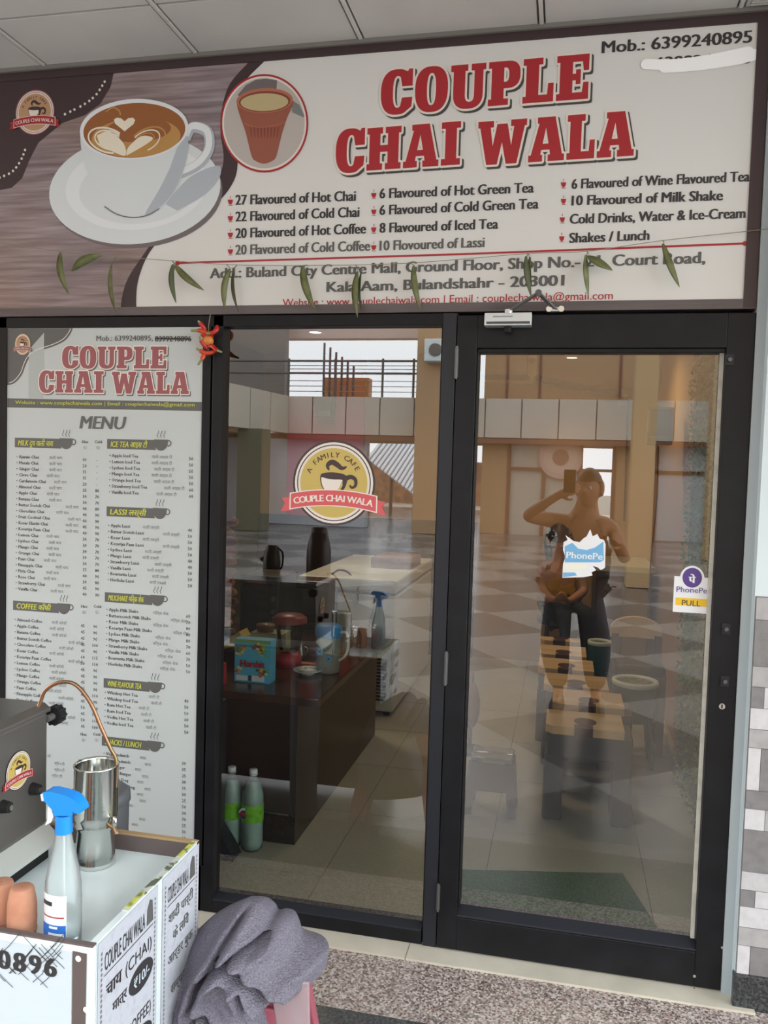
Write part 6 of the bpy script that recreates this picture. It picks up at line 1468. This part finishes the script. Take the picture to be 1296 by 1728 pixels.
    cloth(['pel', 'hipl', 'hipr', 'knel', 'kner', 'call', 'calr', 'cul', 'cur'], [('pel', 'hipl'), ('pel', 'hipr'), ('hipl', 'knel'), ('hipr', 'kner'), ('knel', 'call'), ('kner', 'calr'), ('call', 'cul'), ('calr', 'cur')], 'pel', .012, trousers, 'trousers', ends2, loose * .4)
    for s_ in 'lr':
        b = MB(); a, c = Vector(Jt['ank' + s_]), Vector(Jt['toe' + s_]); d = (c - a); d.z = 0; d.normalize(); q = (a + c) / 2; zz0 = min(a.z, c.z) - .035
        r_, f_, u2 = frame(d); vs = []
        for jz, (hz, sc2) in enumerate(((0, 1), (.02, 1.02), (.05, .85), (.085, .5))):
            for i in range(20): an = 2 * PI * i / 20; vs.append(Vector((q.x, q.y, zz0 + hz)) + r_ * (.046 * k * sc2 * math.cos(an)) + f_ * (.125 * k * sc2 * math.sin(an) - (.03 if jz > 1 else 0)))
        fs = [(jz * 20 + i, jz * 20 + (i + 1) % 20, jz * 20 + 20 + (i + 1) % 20, jz * 20 + 20 + i) for jz in range(3) for i in range(20)]
        b.add(vs, fs + [tuple(reversed(range(20))), tuple(range(60, 80))], mat('shoe_black', (30, 30, 32), .5), True); b.build('shoe', parent=t)
    r_, f_, u2 = frame(fwd, up); hc = Vector(headc)
    for sg in (-1, 1):
        b = MB(); e = hc + (r_ * sg * .125 + f_ * .335 + u2 * .025) * H; b.ball(e, .05 * H, .05 * H, .045 * H, mat('eye_white', (225, 222, 215), .3), 12, 8); b.ball(e + f_ * .028 * H, .026 * H, .026 * H, .026 * H, mat('eye_dark', (34, 22, 18), .2), 10, 8); b.build('eye', parent=t)
    b = MB(); vs = []
    b.tube([hc + (r_ * x + f_ * (.385 - abs(x) * .5) + u2 * (-.265 - abs(x) * .05)) * H for x in (-.11, -.06, 0, .06, .11)], [.008 * H, .02 * H, .022 * H, .02 * H, .008 * H], mat('lips', (140, 84, 76), .5), 8); b.build('mouth', parent=t)
    if hair: hair(t, hc, r_, f_, u2, H)
    return t
M_hair = mat('black_hair', (16, 14, 14), .5, noise=(60, (30, 26, 24), .4, .7)); M_sk = mat('skin', (166, 118, 88), .55)
def short_hair(t, hc, r_, f_, u2, H):
    b = MB(); vs = []; nu, nv = 32, 12
    for j in range(nv + 1):
        th = R_(112) * j / nv
        for i in range(nu):
            a = 2 * PI * i / nu; y = math.sin(a); lim = th * (.62 if y > .3 else 1.0)
            x_, y_, z_ = math.sin(lim) * math.cos(a), math.sin(lim) * y, math.cos(lim)
            vs.append(hc + (r_ * x_ * .345 + f_ * (y_ * .44 - .01) + u2 * (z_ * .53)) * H)
    b.add(vs, [(j * nu + i, (j + 1) * nu + i, (j + 1) * nu + (i + 1) % nu, j * nu + (i + 1) % nu) for j in range(nv) for i in range(nu)], M_hair, True); b.build('hair', parent=t)
def long_hair(t, hc, r_, f_, u2, H):
    short_hair(t, hc, r_, f_, u2, H)
    b = MB(); rb2 = random.Random(4)
    for i in range(26):
        a = PI * (1.0 + (i / 25)) ; x, y = math.cos(a) * .33, math.sin(a) * .40
        p0 = hc + (r_ * x + f_ * (y * .8 - .05) + u2 * .2) * H; L = 1.45 + rb2.random() * .25
        b.tube(smooth_path([p0, p0 + (r_ * x * .25 + f_ * y * .12 - u2 * .45 * L) * H, p0 + (r_ * x * .2 + f_ * y * .15 - u2 * L) * H], 5), [.055 * H, .075 * H, .08 * H, .08 * H, .078 * H, .07 * H, .06 * H, .05 * H, .04 * H, .02 * H, .006 * H], M_hair, 6)
    b.build('long_hair', parent=t)

# the photographer, standing before the door and mirrored in its glass
ph = {'pel': (.08, -2.98, .83), 'che': (.10, -2.95, 1.10), 'nek': (.135, -2.92, 1.305),
      'shol': (-.07, -2.93, 1.235), 'elbl': (-.25, -2.80, 1.26), 'wril': (-.045, -2.70, 1.405),
      'shor': (.30, -2.94, 1.225), 'elbr': (.40, -2.93, .99), 'wrir': (.36, -2.74, 1.10),
      'hipl': (-.01, -2.98, .79), 'knel': (-.03, -2.94, .43), 'ankl': (.01, -2.98, .09), 'toel': (-.01, -2.84, .035),
      'hipr': (.17, -2.98, .79), 'kner': (.24, -2.95, .43), 'ankr': (.25, -2.99, .09), 'toer': (.27, -2.85, .035)}
for k_ in ('ankl', 'ankr', 'toel', 'toer', 'knel', 'kner'): ph[k_] = (ph[k_][0], ph[k_][1], ph[k_][2] - .008)
person('person', 'person in a khaki shirt raising one arm with a phone, mirrored in the door', (.12, -2.98, -.01), ph, (-.35, 1, -.05), (.15, -2.87, 1.455), .25, M_sk, short_hair,
       mat('khaki_shirt', (66, 56, 44), .85), mat('grey_trousers', (62, 62, 66), .85),
       {'l': ((.75, .35, .35), (.3, -1, 0), .75, -1), 'r': ((-.2, .8, .5), (-.8, 0, .3), .5, 1)}, sleeve=1.55, loose=.085)
t = thing('phone', 'dark mobile phone held up in the photographing hand', 'phone', (.03, -2.635, 1.46))
b = MB(); b.box(-.012, .062, -2.642, -2.634, 1.425, 1.57, mat('phone_dark', (26, 26, 30), .25)); b.build('phone_case', parent=t, bevel=.004)
b = MB(); b.box(-.006, .020, -2.634, -2.631, 1.52, 1.56, M_dk)
b.cyl((.004, -2.632, 1.552), (.004, -2.629, 1.552), .006, mat('lens_glass', (40, 44, 60), .1), n=16); b.cyl((.004, -2.632, 1.531), (.004, -2.629, 1.531), .006, mat('lens_glass', (40, 44, 60), .1), n=16); b.build('camera_bump', parent=t)

# the person seated at the far end of the row of wooden seats
by = 3.75
hq = P(943, 906, y=by); s_ = (by + 2.6) / 1400
def at(px, py, y): p = P(px, py, y=y); return (p.x, p.y, p.z)
pr = {'pel': at(945, 1024, by), 'che': at(945, 975, by - .02), 'nek': at(945, 938, by - .04), 'shol': at(918, 952, by - .02), 'elbl': at(914, 996, by - .06), 'wril': at(932, 1012, by - .24),
      'shor': at(974, 952, by), 'elbr': at(986, 998, by - .05), 'wrir': at(962, 1014, by - .24), 'hipl': at(932, 1030, by), 'hipr': at(960, 1030, by), 'knel': at(958, 1042, by - .36), 'kner': at(988, 1036, by - .34)}
for s2, dx in (('l', .03), ('r', .06)):
    kx_, ky_, kz_ = pr['kne' + s2]; pr['ank' + s2] = (kx_ + dx, ky_ - .04, .085); pr['toe' + s2] = (kx_ + dx + .03, ky_ - .17, .04)
person('person', 'person with long black hair in a mustard top sitting inside the cafe', (pr['pel'][0], by, 0), pr, (-.1, -1, -.8), (hq.x, by - .06, hq.z - .01), .24, mat('skin_fair', (176, 124, 92), .55), long_hair,
       mat('mustard_top', (168, 120, 30), .8), mat('black_trousers', (26, 26, 30), .8), {'l': ((.5, -.8, .2), (.3, .2, 1), .7, 1), 'r': ((-.5, -.8, .2), (-.3, .2, 1), .7, -1)}, sleeve=1.6)
zpel = pr['pel'][2]
t = thing('guest_stool', 'dark stool the seated person sits on', 'stool', (pr['pel'][0], by, 0)); zt_ = zpel - .085
b = MB(); b.cyl((pr['pel'][0], by, zt_ - .035), (pr['pel'][0], by, zt_), .17, M_slate, n=32); b.build('seat', parent=t, bevel=.006)
for k_ in range(4):
    a = PI / 4 + k_ * PI / 2; b = MB(); b.cyl((pr['pel'][0] + .12 * math.cos(a), by + .12 * math.sin(a), zt_ - .03), (pr['pel'][0] + .16 * math.cos(a), by + .16 * math.sin(a), 0), .018, M_slate, n=12); b.build('leg', parent=t)
